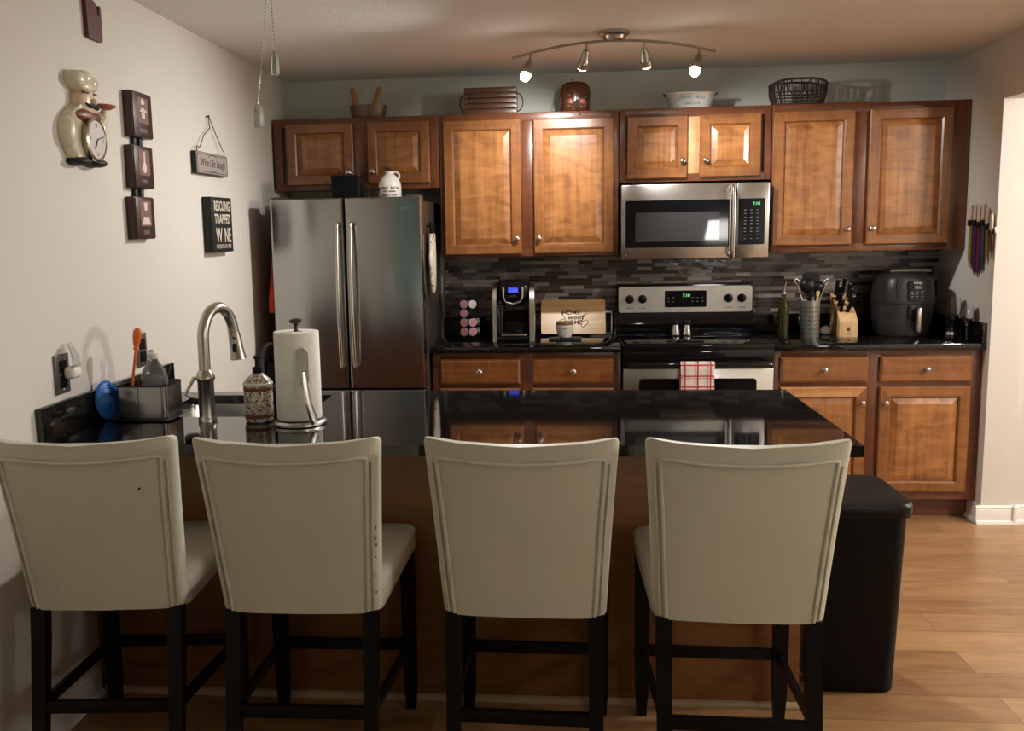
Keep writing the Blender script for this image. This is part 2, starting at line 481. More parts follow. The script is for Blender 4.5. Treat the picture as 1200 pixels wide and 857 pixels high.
def struct(name, mb, m):
    o = mb.build(name, m); o['kind'] = 'structure'
    return o

def text(name, s, size, m, parent, at, face='-y', align='CENTER', shear=0.0, depth=0.0006, sx=1.0, tilt=None, bold=0.0):
    """raised or printed lettering; at = world position of the middle of the base line"""
    c = bpy.data.curves.new(name, 'FONT')
    c.body = s; c.size = size; c.offset = bold; c.align_x = align; c.extrude = depth; c.shear = shear
    c.resolution_u = 3
    t = bpy.data.objects.new('tmp_text', c); COL.objects.link(t)
    dg = bpy.context.evaluated_depsgraph_get()
    me = bpy.data.meshes.new_from_object(t.evaluated_get(dg))
    bpy.data.objects.remove(t); bpy.data.curves.remove(c)
    me.name = name
    if face == '-y': R = Matrix(((1, 0, 0), (0, 0, -1), (0, 1, 0)))
    elif face == 'x': R = Matrix(((0, 0, 1), (1, 0, 0), (0, 1, 0)))
    else: R = Matrix.Identity(3)
    R = R @ Matrix.Diagonal((sx, 1, 1))
    if tilt: R = tilt @ R
    off = Vector(at) - (Vector(top(parent).location) if parent else Vector((0, 0, 0)))
    me.transform(Matrix.Translation(off) @ R.to_4x4())
    me.materials.clear(); me.materials.append(m)
    o = bpy.data.objects.new(name, me); COL.objects.link(o)
    o.parent = parent
    return o

def copy_tree(o, parent=None):
    c = o.copy(); COL.objects.link(c)
    if parent is not None: c.parent = parent
    for ch in list(o.children): copy_tree(ch, c)
    return c

def arc(c, r, a0, a1, n, plane='xz', ry=None):
    out = []
    for i in range(n+1):
        a = math.radians(a0 + (a1-a0)*i/n)
        u, v = r*math.cos(a), (ry or r)*math.sin(a)
        out.append({'xz': (c[0]+u, c[1], c[2]+v), 'xy': (c[0]+u, c[1]+v, c[2]), 'yz': (c[0], c[1]+u, c[2]+v)}[plane])
    return out

def rrect(x0, x1, y0, y1, r, n=4):
    out = []
    for cx_, cy_, a in ((x1-r, y1-r, 0), (x0+r, y1-r, 90), (x0+r, y0+r, 180), (x1-r, y0+r, 270)):
        for i in range(n+1):
            t = math.radians(a + 90*i/n)
            out.append((cx_ + r*math.cos(t), cy_ + r*math.sin(t)))
    return out

# ================================================================== THE ROOM
YB = -8.6      # far wall of the living room behind the camera
m = MB(); m.box(-0.2, 6.4, YB-0.1, 0.15, -0.06, 0.0); struct('floor', m, M['floor'])
m = MB(); m.box(-0.2, 6.4, YB-0.1, 0.15, H, H+0.08); struct('ceiling', m, M['ceiling'])
m = MB(); m.box(-0.12, 0.0, YB, 0.12, 0, H); struct('wall_left', m, M['wall'])
m = MB(); m.box(-0.12, XR+0.15, 0.0, 0.12, 0, H); struct('wall_back', m, M['wall_back'])
# right wall: kitchen piece, header over the opening, near piece
m = MB()
m.box(XR, XR+0.15, -0.675, 0.0, 0, H); m.box(XR, XR+0.15, -4.6, -0.675, 2.093, H); m.box(XR, XR+0.15, YB, -4.6, 0, H)
struct('wall_right', m, M['wall'])
m = MB(); m.box(XR+0.15, 6.3, -0.66, -0.54, 0, H); struct('wall_hall_back', m, M['wall'])
m = MB(); m.box(6.2, 6.32, -4.6, -0.66, 0, H); struct('wall_hall_right', m, M['wall'])
m = MB(); m.box(XR+0.15, 6.3, -4.72, -4.6, 0, H); struct('wall_hall_front', m, M['wall'])
m = MB(); m.box(-0.12, XR+0.15, YB-0.12, YB, 0, H); struct('wall_front', m, M['wall'])

def skirting(name, p, q, nrm, h=0.095):
    """baseboard with stepped cap and shoe moulding along p..q, nrm pointing into the room"""
    m = MB(); p = Vector((*p, 0)); q = Vector((*q, 0)); n = Vector((*nrm, 0))
    prof = [(0, 0), (0.026, 0), (0.026, 0.008), (0.021, 0.017), (0.013, 0.02), (0.013, h-0.022), (0.010, h-0.016),
            (0.012, h-0.008), (0.007, h), (0, h)]
    m.loft([[a + n*d + Vector((0, 0, z)) for d, z in prof] for a in (p, q)])
    return struct(name, m, M['trim'])
skirting('baseboard_left', (0, YB), (0, -2.60), (1, 0))
skirting('baseboard_right', (XR, -0.675), (XR, -0.53), (-1, 0))
skirting('baseboard_jamb', (XR-0.026, -0.675), (XR+0.176, -0.675), (0, -1))
skirting('baseboard_hall', (XR+0.17, -0.66), (6.2, -0.66), (0, -1))
m = MB(); m.box(XR+0.15, XR+0.163, -0.70, -0.66, 0, 0.095); struct('baseboard_hall_end', m, M['trim'])

# mosaic backsplash between counters and wall cabinets
m = MB(); m.box(0.90, 3.6725, -0.008, 0.0, 0.93, 1.375); struct('trim_1', m, M['tile'])

# ================================================================== CABINETS
YU = -0.335    # face of the wall cabinets
YC = -0.61     # face of the base cabinets
FR = [M['frame_v'], M['frame_h']]
DR = [M['door_v'], M['door_h']]

def rings_mesh(m, x0, x1, z0, z1, prof, cap):
    """nested rectangles facing -y: prof = [(inset, y)]; side faces upright grain (0), top and bottom level grain (1)"""
    R = []
    for s, y in prof:
        R.append([m.b.verts.new(p) for p in ((x0+s, y, z0+s), (x1-s, y, z0+s), (x1-s, y, z1-s), (x0+s, y, z1-s))])
    for a, c in zip(R, R[1:]):
        for i in range(4):
            j = (i+1) % 4
            m.face((a[i], a[j], c[j], c[i]), 1 if i in (0, 2) else 0)
    if cap: m.face(R[-1], 0)
    return R

def knob(parent, x, z, yf, mt=None):
    m = MB(parent)
    m.lathe([(0.0045, 0), (0.0045, 0.010), (0.011, 0.014), (0.0145, 0.019), (0.0145, 0.023), (0.010, 0.027), (0.003, 0.028)], (x, yf, z), '-y', 16)
    return m.build('knob', mt or M['chrome'], parent)

def door(root, x0, x1, z0, z1, yf, kn=None, rail=0.056, mats=None):
    m = MB(root)
    rings_mesh(m, x0, x1, z0, z1, [(0, yf), (0, yf-0.015), (0.005, yf-0.02), (rail-0.007, yf-0.02), (rail, yf-0.013), (rail, yf-0.006)], False)
    d = m.build('door', mats or DR, root, 25)
    m = MB(root)
    rings_mesh(m, x0, x1, z0, z1, [(rail-0.0005, yf-0.006), (rail+0.004, yf-0.0075), (rail+0.030, yf-0.018), (rail+0.033, yf-0.019)], True)
    m.build('raised_panel', [M['panel'], M['panel']], d, 12)
    if kn: knob(d, kn[0], kn[1], yf-0.02)
    return d

def drawer(root, x0, x1, z0, z1, yf):
    m = MB(root)
    rings_mesh(m, x0, x1, z0, z1, [(0, yf), (0, yf-0.011), (0.007, yf-0.016), (0.011, yf-0.02), (0.016, yf-0.02)], True)
    d = m.build('drawer', [M['door_h'], M['door_h']], root, 15)
    knob(d, (x0+x1)/2, (z0+z1)/2, yf-0.02)
    return d

def wall_cabinet(label, x0, x1, z0, z1, doors, stile=None, side=None):
    r = thing('wall_cabinet', label, 'cabinet', (x0, 0, z0), group='wall cabinets along the back wall')
    m = MB(r); m.box(x0+0.001, x1-0.001, YU+0.02, -0.004, z0+0.008, z1-0.004); m.build('body', M['frame_v'], r)
    m = MB(r); w_ = 0.035
    for a, c in side or ((x0, x0+w_), (x1-w_, x1)):
        m.box(a+0.0006, c-0.0006, YU, YU+0.02, z0, z1, 0.0012, 0)
    m.box(x0+w_, x1-w_, YU+0.0005, YU+0.02, z1-0.045, z1, 0.0012, 1)
    m.box(x0+w_, x1-w_, YU+0.0005, YU+0.02, z0, z0+0.04, 0.0012, 1)
    m.build('face_frame', FR, r)
    cx_ = stile[:2] if stile else ((x0+x1)/2-0.036, (x0+x1)/2+0.036)
    m = MB(r); m.box(cx_[0], cx_[1], YU, YU+0.02, z0+0.04, z1-0.045, 0.001)
    m.build('centre_stile', stile[2] if stile and len(stile) > 2 else M['frame_v'], r)
    for d in doors: door(r, *d[:4], YU, d[4])
    return r

wall_cabinet('short two-door cherry wall cabinet above the fridge', 0.012, 0.922, 1.749, 2.134,
             [(0.086, 0.455, 1.778, 2.106, (0.428, 1.84)), (0.532, 0.872, 1.778, 2.106, (0.558, 1.842))],
             (0.455, 0.532), ((0.012, 0.062), (0.872, 0.922)))
wall_cabinet('tall two-door cherry wall cabinet above the coffee maker', 0.926, 1.881, 1.372, 2.134,
             [(0.946, 1.362, 1.385, 2.100, (1.337, 1.468)), (1.430, 1.855, 1.385, 2.096, (1.456, 1.468))],
             (1.362, 1.430))
wall_cabinet('small two-door cherry wall cabinet above the microwave', 1.885, 2.672, 1.754, 2.134,
             [(1.925, 2.240, 1.770, 2.094, (2.213, 1.858)), (2.304, 2.618, 1.772, 2.096, (2.332, 1.858))],
             (2.240, 2.304, M['sapwood']))
wall_cabinet('tall two-door cherry wall cabinet in the right corner above the air fryer', 2.676, 3.671, 1.372, 2.134,
             [(2.676+0.006, 3.092, 1.405, 2.098, (3.066, 1.486)), (3.166, 3.580, 1.405, 2.098, (3.192, 1.488))],
             (3.092, 3.166), ((2.676, 2.711), (3.58, 3.671)))

def base_cabinet(label, x0, x1, bays, filler):
    r = thing('base_cabinet', label, 'cabinet', (x0, 0, 0), group='base cabinets along the back wall')
    m = MB(r); m.box(x0+0.001, x1-0.001, YC+0.02, -0.004, 0.10, 0.878); m.build('body', M['frame_v'], r)
    m = MB(r); m.box(x0+0.002, x1-0.003, -0.545, -0.53, 0.0, 0.105); m.build('toe_kick', M['frame_h'], r)
    m = MB(r)
    for a, c in filler: m.box(a, c, YC, YC+0.02, 0.105, 0.878, 0.001, 0)
    for z0, z1 in ((0.85, 0.878), (0.69, 0.72), (0.105, 0.15)):
        m.box(x0+0.01, x1-0.01, YC+0.0006, YC+0.02, z0, z1, 0.001, 1)
    m.build('face_frame', FR, r)
    for (a, c, kx, mats) in bays:
        drawer(r, a, c, 0.717, 0.849, YC)
        door(r, a+0.002, c-0.002, 0.147, 0.694, YC, (kx, 0.612), mats=mats)
    return r
base_cabinet('cherry base cabinet with two drawers left of the range', 0.895, 1.879,
             [(0.933, 1.355, 1.328, None), (1.419, 1.843, 1.446, None)], ((0.895, 0.935), (1.35, 1.422), (1.84, 1.879)))
base_cabinet('cherry base cabinet with two drawers right of the range', 2.647, 3.668,
             [(2.680, 3.112, 3.085, [M['door_v'], M['sapwood_h']]), (3.172, 3.618, 3.20, None)],
             ((2.647, 2.683), (3.108, 3.176), (3.612, 3.668)))

# ------------------------------------------------------------------ counters
ZT, TK = 0.914, 0.033
def counter(label, x0, x1, right=False):
    r = thing('countertop', label, 'countertop', (x0, 0, ZT))
    m = MB(r); m.box(x0, x1, -0.645, 0.0-0.002, ZT-TK, ZT, 0.004); m.build('slab', M['granite'], r)
    m = MB(r); m.box(x0, x1, -0.022, -0.0085, ZT+0.0005, ZT+0.1, 0.002)
    if right: m.box(x1-0.02, x1, -0.64, -0.023, ZT+0.0005, ZT+0.1, 0.002)
    m.build('upstand', M['granite'], r)
    return r
counter('black granite countertop under the coffee maker, left of the range', 0.893, 1.879)
counter('black granite countertop under the air fryer, right of the range', 2.647, 3.672, True)

# peninsula
P0, P1, PX = -2.835, -1.938, 2.388
SX0, SX1, SY0, SY1 = 0.17, 0.70, -2.43, -2.02
r = thing('peninsula_cabinet', 'brown wood-panelled peninsula base behind the four stools', 'cabinet', (1.15, -2.3, 0))
m = MB(r); m.box(0.003, 2.30, -2.575, -2.555, 0, 0.879, 0.0015); m.build('back_panel', M['bar_wood'], r)
m = MB(r); m.box(2.282, 2.302, -2.5545, -1.98, 0, 0.879, 0.0015); m.build('end_panel', M['bar_wood'], r)
m = MB(r); m.box(0.003, 2.281, -1.99, -1.972, 0.09, 0.879); m.build('front_panel', M['frame_v'], r)
m = MB(r)
m.loft([[(x, -2.5752, 0), (x, -2.592, 0), (x, -2.592, 0.006), (x, -2.588, 0.013), (x, -2.581, 0.018), (x, -2.5752, 0.019)] for x in (0.015, 2.305)])
o = m.build('base_trim', mat('shoe_trim_oak', (0.34, 0.24, 0.14), 0.5), r); o['label'] = 'pale quarter-round trim'

r = thing('countertop', 'black granite peninsula countertop holding the sink and paper towels', 'countertop', (1.2, -2.4, ZT))
m = MB(r)
xs, ys = [0.002, SX0, SX1, PX], [P0, SY0, SY1, P1]
for zz in (ZT, ZT-TK):
    V = [[m.b.verts.new((x, y, zz)) for y in ys] for x in xs]
    for i in range(3):
        for j in range(3):
            if (i, j) == (1, 1): continue
            m.face((V[i][j], V[i+1][j], V[i+1][j+1], V[i][j+1]))
    if zz == ZT: VT = V
ou = [(i, 0) for i in range(4)] + [(3, j) for j in range(1, 4)] + [(i, 3) for i in (2, 1, 0)] + [(0, j) for j in (2, 1)]
inn = [(1, 1), (2, 1), (2, 2), (1, 2)]
for loop in (ou, inn):
    for a, c in zip(loop, loop[1:]+loop[:1]):
        m.face((VT[a[0]][a[1]], VT[c[0]][c[1]], V[c[0]][c[1]], V[a[0]][a[1]]))
m.build('slab', M['granite'], r)
m = MB(r); m.box(0.002, 0.022, P0-0.004, -1.865, ZT+0.0005, 1.021, 0.002); m.build('upstand', M['granite'], r)

r = thing('sink', 'stainless undermount sink set in the peninsula countertop', 'sink', (0.44, -2.22, 0.70))
m = MB(r)
a0, a1, b0, b1 = SX0-0.003, SX1+0.003, SY0-0.003, SY1+0.003
zt = ZT-TK-0.001
outer = [[(x, y, z) for x, y in rrect(a0-e, a1+e, b0-e, b1+e, 0.04)] for e, z in ((0.02, zt), (0.002, zt), (0.0, zt-0.005), (-0.004, 0.72), (-0.025, 0.70))]
m.loft(outer, True, False)
bot = [m.b.verts.new((x, y, 0.70)) for x, y in rrect(a0+0.025, a1-0.025, b0+0.025, b1-0.025, 0.04)]
m.face(bot)
m.build('basin', M['steel'], r)
m = MB(r); m.lathe([(0.042, 0.0006), (0.042, 0.004), (0.03, 0.004), (0.02, 0.002)], (0.44, -2.22, 0.70), 'z', 20); m.build('drain', M['chrome'], r)

# ================================================================== FRIDGE
r = thing('refrigerator', 'tall stainless french-door refrigerator in the left corner', 'refrigerator', (0.5, -0.4, 0))
fx0, fx1, fy, ft = 0.119, 0.884, -0.82, 1.69
m = MB(r); m.box(fx0+0.004, fx1-0.004, -0.745, -0.03, 0.02, 1.672, 0.006); m.build('case', M['case_grey'], r)
def bowed_panel(x0, x1, z0, z1, yb, yf, bow):
    """fridge door: slab with rounded vertical edges and slightly bowed face"""
    m = MB(r); n = 90; pr = [(x0, yb), ]
    for i in range(n+1):
        t = i/n; x = x0 + (x1-x0)*t
        e = min(t, 1-t)*(x1-x0)
        rr = 0.009
        y = yf - bow*math.sin(PI*t)
        if e < rr: y += rr - math.sqrt(max(0, rr*rr-(rr-e)**2))
        pr.append((x, y))
    for k in (0.003, 0.008, 0.013):
        pass
    pr.append((x1, yb))
    m.loft([[(x, y, z0) for x, y in pr], [(x, y, z1-0.006) for x, y in pr], [(x*0.998+0.001, y+0.006, z1) for x, y in pr]])
    return m
gap = 0.497
dl = bowed_panel(fx0, gap-0.003, 0.735, ft, -0.742, fy, 0.002).build('door', M['fridge_steel'], r, 30)
dr = bowed_panel(gap+0.003, fx1, 0.735, ft, -0.742, fy, 0.002).build('door', M['fridge_steel'], r, 30)
dz = bowed_panel(fx0, fx1, 0.06, 0.722, -0.742, fy, 0.002).build('freezer_drawer', M['fridge_steel'], r, 30)
for d, x in ((dl, 0.468), (dr, 0.536)):
    m = MB(r)
    pts = [(x, fy+0.004, 0.845), (x, fy-0.045, 0.85)]
    pts += [(x, fy-0.047-0.022*math.sin(PI*i/12), 0.86+0.69*i/12) for i in range(13)]
    pts += [(x, fy-0.045, 1.56), (x, fy+0.004, 1.565)]
    m.tube(pts, 0.0098, 10); m.build('handle', M['chrome'], d)
m = MB(r); m.tube([(0.2, fy+0.004, 0.645), (0.2, fy-0.05, 0.645), (0.5, fy-0.06, 0.645), (0.80, fy-0.05, 0.645), (0.80, fy+0.004, 0.645)], 0.0125); m.build('handle', M['chrome'], dz)
m = MB(r); m.box(fx1-0.075, fx1-0.006, -0.80, -0.66, 1.673, 1.70, 0.006); m.box(fx0+0.006, fx0+0.075, -0.80, -0.66, 1.673, 1.70, 0.006); m.build('hinge_cover', M['case_grey'], r)
m = MB(r); m.box(fx0+0.02, fx1-0.02, -0.735, -0.70, 0.0, 0.055); m.build('base_grille', M['black_matte'], r)
text('lettering', 'FRIGIDAIRE', 0.012, M['key_mark'], dr, (0.80, fy-0.0045, 1.63))

# ================================================================== MICROWAVE
r = thing('microwave', 'stainless over-the-range microwave with black glass door', 'microwave', (2.273, -0.2, 1.35))
mx0, mx1, mz0, mz1, my = 1.892, 2.655, 1.349, 1.738, -0.385
m = MB(r); m.box(mx0, mx1, my, -0.010, mz0+0.006, mz1, 0.003); m.build('case', M['case_grey'], r)
xs_ = 2.486
m = MB(r); m.box(mx0, xs_-0.002, my-0.022, my-0.0005, mz0, mz1, 0.005)
d = m.build('door', M['steel'], r)
m = MB(r); m.prism(rrect(1.914, 2.452, 1.409, 1.655, 0.006), my-0.0235, my-0.0205); m.build('door_glass', M['black_gloss'], d)
m = MB(r); m.prism(rrect(1.965, 2.402, 1.440, 1.592, 0.008), my-0.0242, my-0.0232); m.build('window', mat('window_mesh', (0.05, 0.05, 0.053), 0.03, spec=0.6), d)
m = MB(r)
hx = 2.461
m.tube([(hx, my-0.018, 1.722), (hx, my-0.045, 1.715)] + [(hx, my-0.052-0.012*math.sin(PI*i/10), 1.705-0.335*i/10) for i in range(11)] + [(hx, my-0.045, 1.362), (hx, my-0.018, 1.356)], 0.0165, 12, flat=(1.0, 0.5))
m.build('handle', M['chrome'], d)
m = MB(r); m.box(xs_+0.002, mx1, my-0.022, my-0.0005, mz0, mz1, 0.005); p = m.build('control_panel', M['steel'], r)
m = MB(r); m.prism(rrect(2.497, 2.633, 1.417, 1.656, 0.006), my-0.0235, my-0.0205); k = m.build('keypad', M['black_gloss'], p)
text('display', '7:18', 0.022, M['green_led'], p, (2.588, my-0.0240, 1.622))
m = MB(r)
for rw in range(9):
    for cl in range(3):
        z = 1.596-rw*0.0185; x = 2.532+cl*0.032
        m.box(x-0.006, x+0.006, my-0.0243, my-0.0236, z-0.0016, z+0.0016)
m.build('key_legends', M['key_mark'], p)
m = MB(r); m.prism([(1.910, 1.360), (1.930, 1.360), (1.930, 1.384), (1.910, 1.384)], my-0.0232, my-0.0218)
lg = m.build('badge', M['ink'], d)
text('lettering', 'K', 0.020, M['steel'], d, (1.920, my-0.0234, 1.3650))
m = MB(r); m.box(2.12, 2.42, -0.30, -0.12, mz0-0.001, mz0+0.0055, 0.002); m.build('vent_light', M['white_plastic'], r)

# ================================================================== RANGE
r = thing('range', 'stainless electric range with black glass cooktop under the microwave', 'stove', (2.263, -0.33, 0))
rx0, rx1 = 1.884, 2.642
m = MB(r); m.box(rx0+0.003, rx1-0.003, -0.615, -0.03, 0.03, 0.895); m.build('body', M['black_matte'], r)
m = MB(r); m.box(rx0, rx1, -0.665, -0.032, 0.897, 0.924, 0.005); m.box(rx0+0.001, rx1-0.001, -0.655, -0.615, 0.835, 0.8965, 0.004)
ck = m.build('cooktop', M['black_gloss'], r)
for bx, by, br in ((2.07, -0.50, 0.10), (2.46, -0.50, 0.085), (2.07, -0.22, 0.075), (2.46, -0.22, 0.10)):
    m = MB(r); m.tube([(bx+br*math.cos(2*PI*i/40), by+br*math.sin(2*PI*i/40), 0.9241) for i in range(40)], 0.003, 4, closed=True, flat=(0.15, 1))
    m.build('burner_mark', M['key_mark'], ck)
# backguard
m = MB(r)
m.loft([[(x, -0.028, 0.925), (x, -0.105, 0.925), (x, -0.105, 0.945), (x, -0.085, 0.962), (x, -0.072, 1.03), (x, -0.088, 1.04),
         (x, -0.080, 1.19), (x, -0.06, 1.196), (x, -0.028, 1.196)] for x in (1.890, 2.650)])
m.build('backguard', M['black_gloss'], r)
tilt = Matrix.Rotation(math.radians(3), 3, 'X')
m = MB(r); m.prism(rrect(1.900, 2.642, 1.036, 1.182, 0.014), -0.094, -0.080)
bp_ = m.build('control_panel', mat('panel_steel', (0.62, 0.61, 0.57), 0.34, metal=0.85, var=0.03), r)
m = MB(r); m.prism(rrect(2.158, 2.390, 1.064, 1.158, 0.006), -0.0955, -0.0935); m.build('display_window', M['black_gloss'], bp_)
text('display', '7:18', 0.024, M['green_led'], bp_, (2.278, -0.0962, 1.122))
m = MB(r)
for cl in range(8):
    if 2 <= cl <= 4: continue
    for rw in range(2):
        x = 2.178+cl*0.027; z = 1.118-rw*0.022
        m.box(x-0.006, x+0.006, -0.0963, -0.0953, z-0.002, z+0.002)
m.build('key_legends', M['key_mark'], bp_)
text('lettering', 'FRIGIDAIRE', 0.012, M['ink'], bp_, (2.268, -0.0942, 1.044))
for x in (1.962, 2.034, 2.512, 2.584):
    m = MB(r); m.lathe([(0.024, 0), (0.024, 0.006), (0.019, 0.010), (0.018, 0.026), (0.014, 0.028)], (x, -0.0943, 1.112), '-y', 20)
    m.box(x-0.0045, x+0.0045, -0.134, -0.118, 1.094, 1.130, 0.002)
    m.build('knob', M['black_plastic'], bp_)
m = MB(r)
for x, tt in ((1.962, 8), (2.034, 8), (2.512, 11), (2.584, 11)):
    for q in range(tt):
        a = 2*PI*q/tt
        m.box(x+0.031*math.cos(a)-0.0012, x+0.031*math.cos(a)+0.0012, -0.0947, -0.0939, 1.112+0.031*math.sin(a)-0.0012, 1.112+0.031*math.sin(a)+0.0012)
    for q in range(5): m.box(x-0.018+q*0.008, x-0.013+q*0.008, -0.0947, -0.0939, 1.058, 1.063)
m.build('dial_marks', M['ink'], bp_)
# oven door, drawer
m = MB(r); m.box(rx0+0.002, rx1-0.002, -0.662, -0.618, 0.23, 0.800, 0.006); dd = m.build('oven_door', M['steel'], r)
m = MB(r); m.box(rx0+0.002, rx1-0.002, -0.660, -0.618, 0.8015, 0.834, 0.004); m.build('vent_trim', M['black_gloss'], r)
m = MB(r); m.prism(rrect(1.966, 2.556, 0.38, 0.748, 0.018), -0.6645, -0.660); m.build('window', M['black_gloss'], dd)
m = MB(r)
m.tube([(rx0+0.03, -0.655, 0.818), (rx0+0.03, -0.70, 0.822), (rx0+0.06, -0.708, 0.824), (rx1-0.06, -0.708, 0.824), (rx1-0.03, -0.70, 0.822), (rx1-0.03, -0.655, 0.818)], 0.0115, 12)
m.build('handle', M['black_gloss'], dd)
m = MB(r); m.box(rx0+0.002, rx1-0.002, -0.655, -0.618, 0.05, 0.222, 0.006); m.build('storage_drawer', M['steel'], r)

# checked towel over the oven handle
r0 = (2.252, -0.71, 0.66)
m = MB(r0); W = 0.083; rr = 0.0165
prof = [(-0.71-rr-0.001*math.sin(z*40), z) for z in [0.62+0.02*i for i in range(11)]]
prof += [(-0.708+rr*math.cos(math.radians(a)), 0.824+rr*math.sin(math.radians(a))) for a in (180, 150, 120, 90, 60, 30, 0)]
prof += [(-0.708+rr, z) for z in (0.80, 0.76, 0.72, 0.68)]
nx = 12
for side in (0, 1):
    off = 0.0 if side == 0 else 0.0022
    g = [[m.b.verts.new((2.252-W+2*W*i/nx + 0.004*math.sin(k*0.7)*(1 if i > nx/2 else -1)*0.5, y+off*(-1 if k < 13 else 1)+0.0016*math.sin(i*1.7), z+off*(1 if 11 <= k <= 17 else 0))) for k, (y, z) in enumerate(prof)] for i in range(nx+1)]
    for i in range(nx):
        for k in range(len(prof)-1): m.face((g[i][k], g[i+1][k], g[i+1][k+1], g[i][k+1]))
tag(m.build('dish_towel', M['check']), 'red and white checked dish towel hung over the oven handle', 'towel')

# ================================================================== COUNTER STOOLS
def make_stool():
    r = thing('counter_stool', 'x', 'stool', (0, 0, 0))
    # local frame: +y towards the peninsula, origin on the floor under the seat
    N_ = 28
    def section(v, grow=0.0, tgrow=0.0):
        """one horizontal-ish ring of the backrest at height fraction v"""
        z0, zt_ = 0.540, 1.030
        yb = -0.265 - 0.100*v - 0.012*v*v            # rear face of the bottom leans backwards
        hw = (0.2095 + 0.027*v + 0.006*max(0, v-0.55)) + grow
        th = 0.074 - 0.012*v + tgrow
        ring = []
        for k in range(N_):
            a = 2*PI*k/N_
            c, s = math.cos(a), math.sin(a)
            e = 0.42
            px = hw*math.copysign(abs(c)**0.30, c)
            py = 0.5*th*math.copysign(abs(s)**0.55, s)
            bul = 0.040*(1-(px/0.24)**2)*(0.35+0.65*v)   # bulges towards the rear in the middle
            dip = -0.016*(1-(px/0.24)**2)*v
            ring.append((px, yb + 0.5*th + py - bul + 0.03*(0.35+0.65*v), z0 + (zt_-z0)*v + dip))
        return ring
    m = MB()
    R = []
    for v, g, t in ((0.0, -0.012, -0.03), (0.006, -0.003, -0.008), (0.02, 0, 0)): R.append(section(v, g, t))
    for i in range(1, 13): R.append(section(0.02+0.94*i/12))
    for v, g, t in ((0.978, -0.002, -0.006), (0.991, -0.006, -0.02), (1.0, -0.014, -0.045)): R.append(section(v, g, t))
    m.loft(R)
    bk = m.build('backrest', M['cushion'], r, 60)
    # piping lines on the rear face
    def rear(u, v):
        hw = (0.2095 + 0.027*v + 0.006*max(0, v-0.55))
        px = u*hw; th = 0.074-0.012*v
        yb = -0.265-0.100*v-0.012*v*v
        c = min(1, abs(u))**(1/0.30)
        s = math.sqrt(max(0, 1-c*c))**0.55
        bul = 0.040*(1-(px/0.24)**2)*(0.35+0.65*v); dip = -0.016*(1-(px/0.24)**2)*v
        return (px, yb+0.5*th-0.5*th*s-bul+0.03*(0.35+0.65*v)-0.0022, 0.540+0.490*v+dip)
    m = MB()
    um = 0.865
    pts = [rear(-um+0.01*(1-i/14), 0.012+0.885*i/14) for i in range(15)]
    pts += [rear(-um+2*um*i/20, 0.905) for i in range(1, 20)]
    pts += [rear(um-0.01*(1-i/14), 0.012+0.885*i/14) for i in range(14, -1, -1)]
    m.tube(pts, 0.0050, 8)
    for sgn in (-1, 1):
        m.tube([rear(sgn*(um+0.055), 0.02+0.85*i/12) for i in range(13)], 0.0032, 6)
    m.build('piping', M['cushion'], bk, 60)
    # seat
    m = MB()
    R = []
    for e, z in ((-0.004, 0.530), (0, 0.535), (0, 0.585), (-0.002, 0.598), (-0.010, 0.608), (-0.03, 0.615), (-0.12, 0.622)):
        R.append([(x*(0.895+0.105*(y+0.215)/0.503), y, z) for x, y in rrect(-0.235-e, 0.235+e, -0.215-e*0.5, 0.288+e, 0.02)])
    m.loft(R)
    st = m.build('seat', M['seat_cloth'], r, 50)
    m = MB()
    m.tube([(x*(0.895+0.105*(y+0.215)/0.503), y, 0.588) for x, y in rrect(-0.2355, 0.2355, -0.2145, 0.2885, 0.02)], 0.003, 6, closed=True)
    m.build('piping', M['seat_cloth'], st, 60)
    # legs
    for sx in (-1, 1):
        m = MB(); a = 0.021
        m.loft([[(sx*0.209+dx*k, 0.258+dy*k, z) for dx, dy in ((-a, -a), (a, -a), (a, a), (-a, a))] for z, k in ((0.0, 0.72), (0.09, 0.95), (0.2, 1.0), (0.531, 1.05))])
        m.build('leg', M['black_wood'], r)
        m = MB(); a = 0.018
        m.loft([[(sx*0.183+dx*k, yy+dy*k, z) for dx, dy in ((-a, -a), (a, -a), (a, a), (-a, a))] for z, yy, k in ((0.0, -0.335, 0.78), (0.25, -0.285, 1.0), (0.45, -0.250, 1.08), (0.545, -0.238, 1.1))])
        m.build('leg', M['black_wood'], r)
        m = MB()
        m.loft([[(xx*sx-sx*0.007, y, z-0.014), (xx*sx+sx*0.007, y, z-0.014), (xx*sx+sx*0.007, y, z+0.016), (xx*sx-sx*0.007, y, z+0.016)] for xx, y, z in ((0.186, -0.268, 0.275), (0.205, 0.24, 0.215))])
        m.build('stretcher', M['black_wood'], r)
    m = MB(); m.box(-0.19, 0.19, 0.247, 0.267, 0.198, 0.232, 0.002); m.build('stretcher', M['black_wood'], r)
    m = MB(); m.box(-0.168, 0.168, -0.295, -0.275, 0.262, 0.296, 0.002); m.build('stretcher', M['black_wood'], r)
    return r, rear

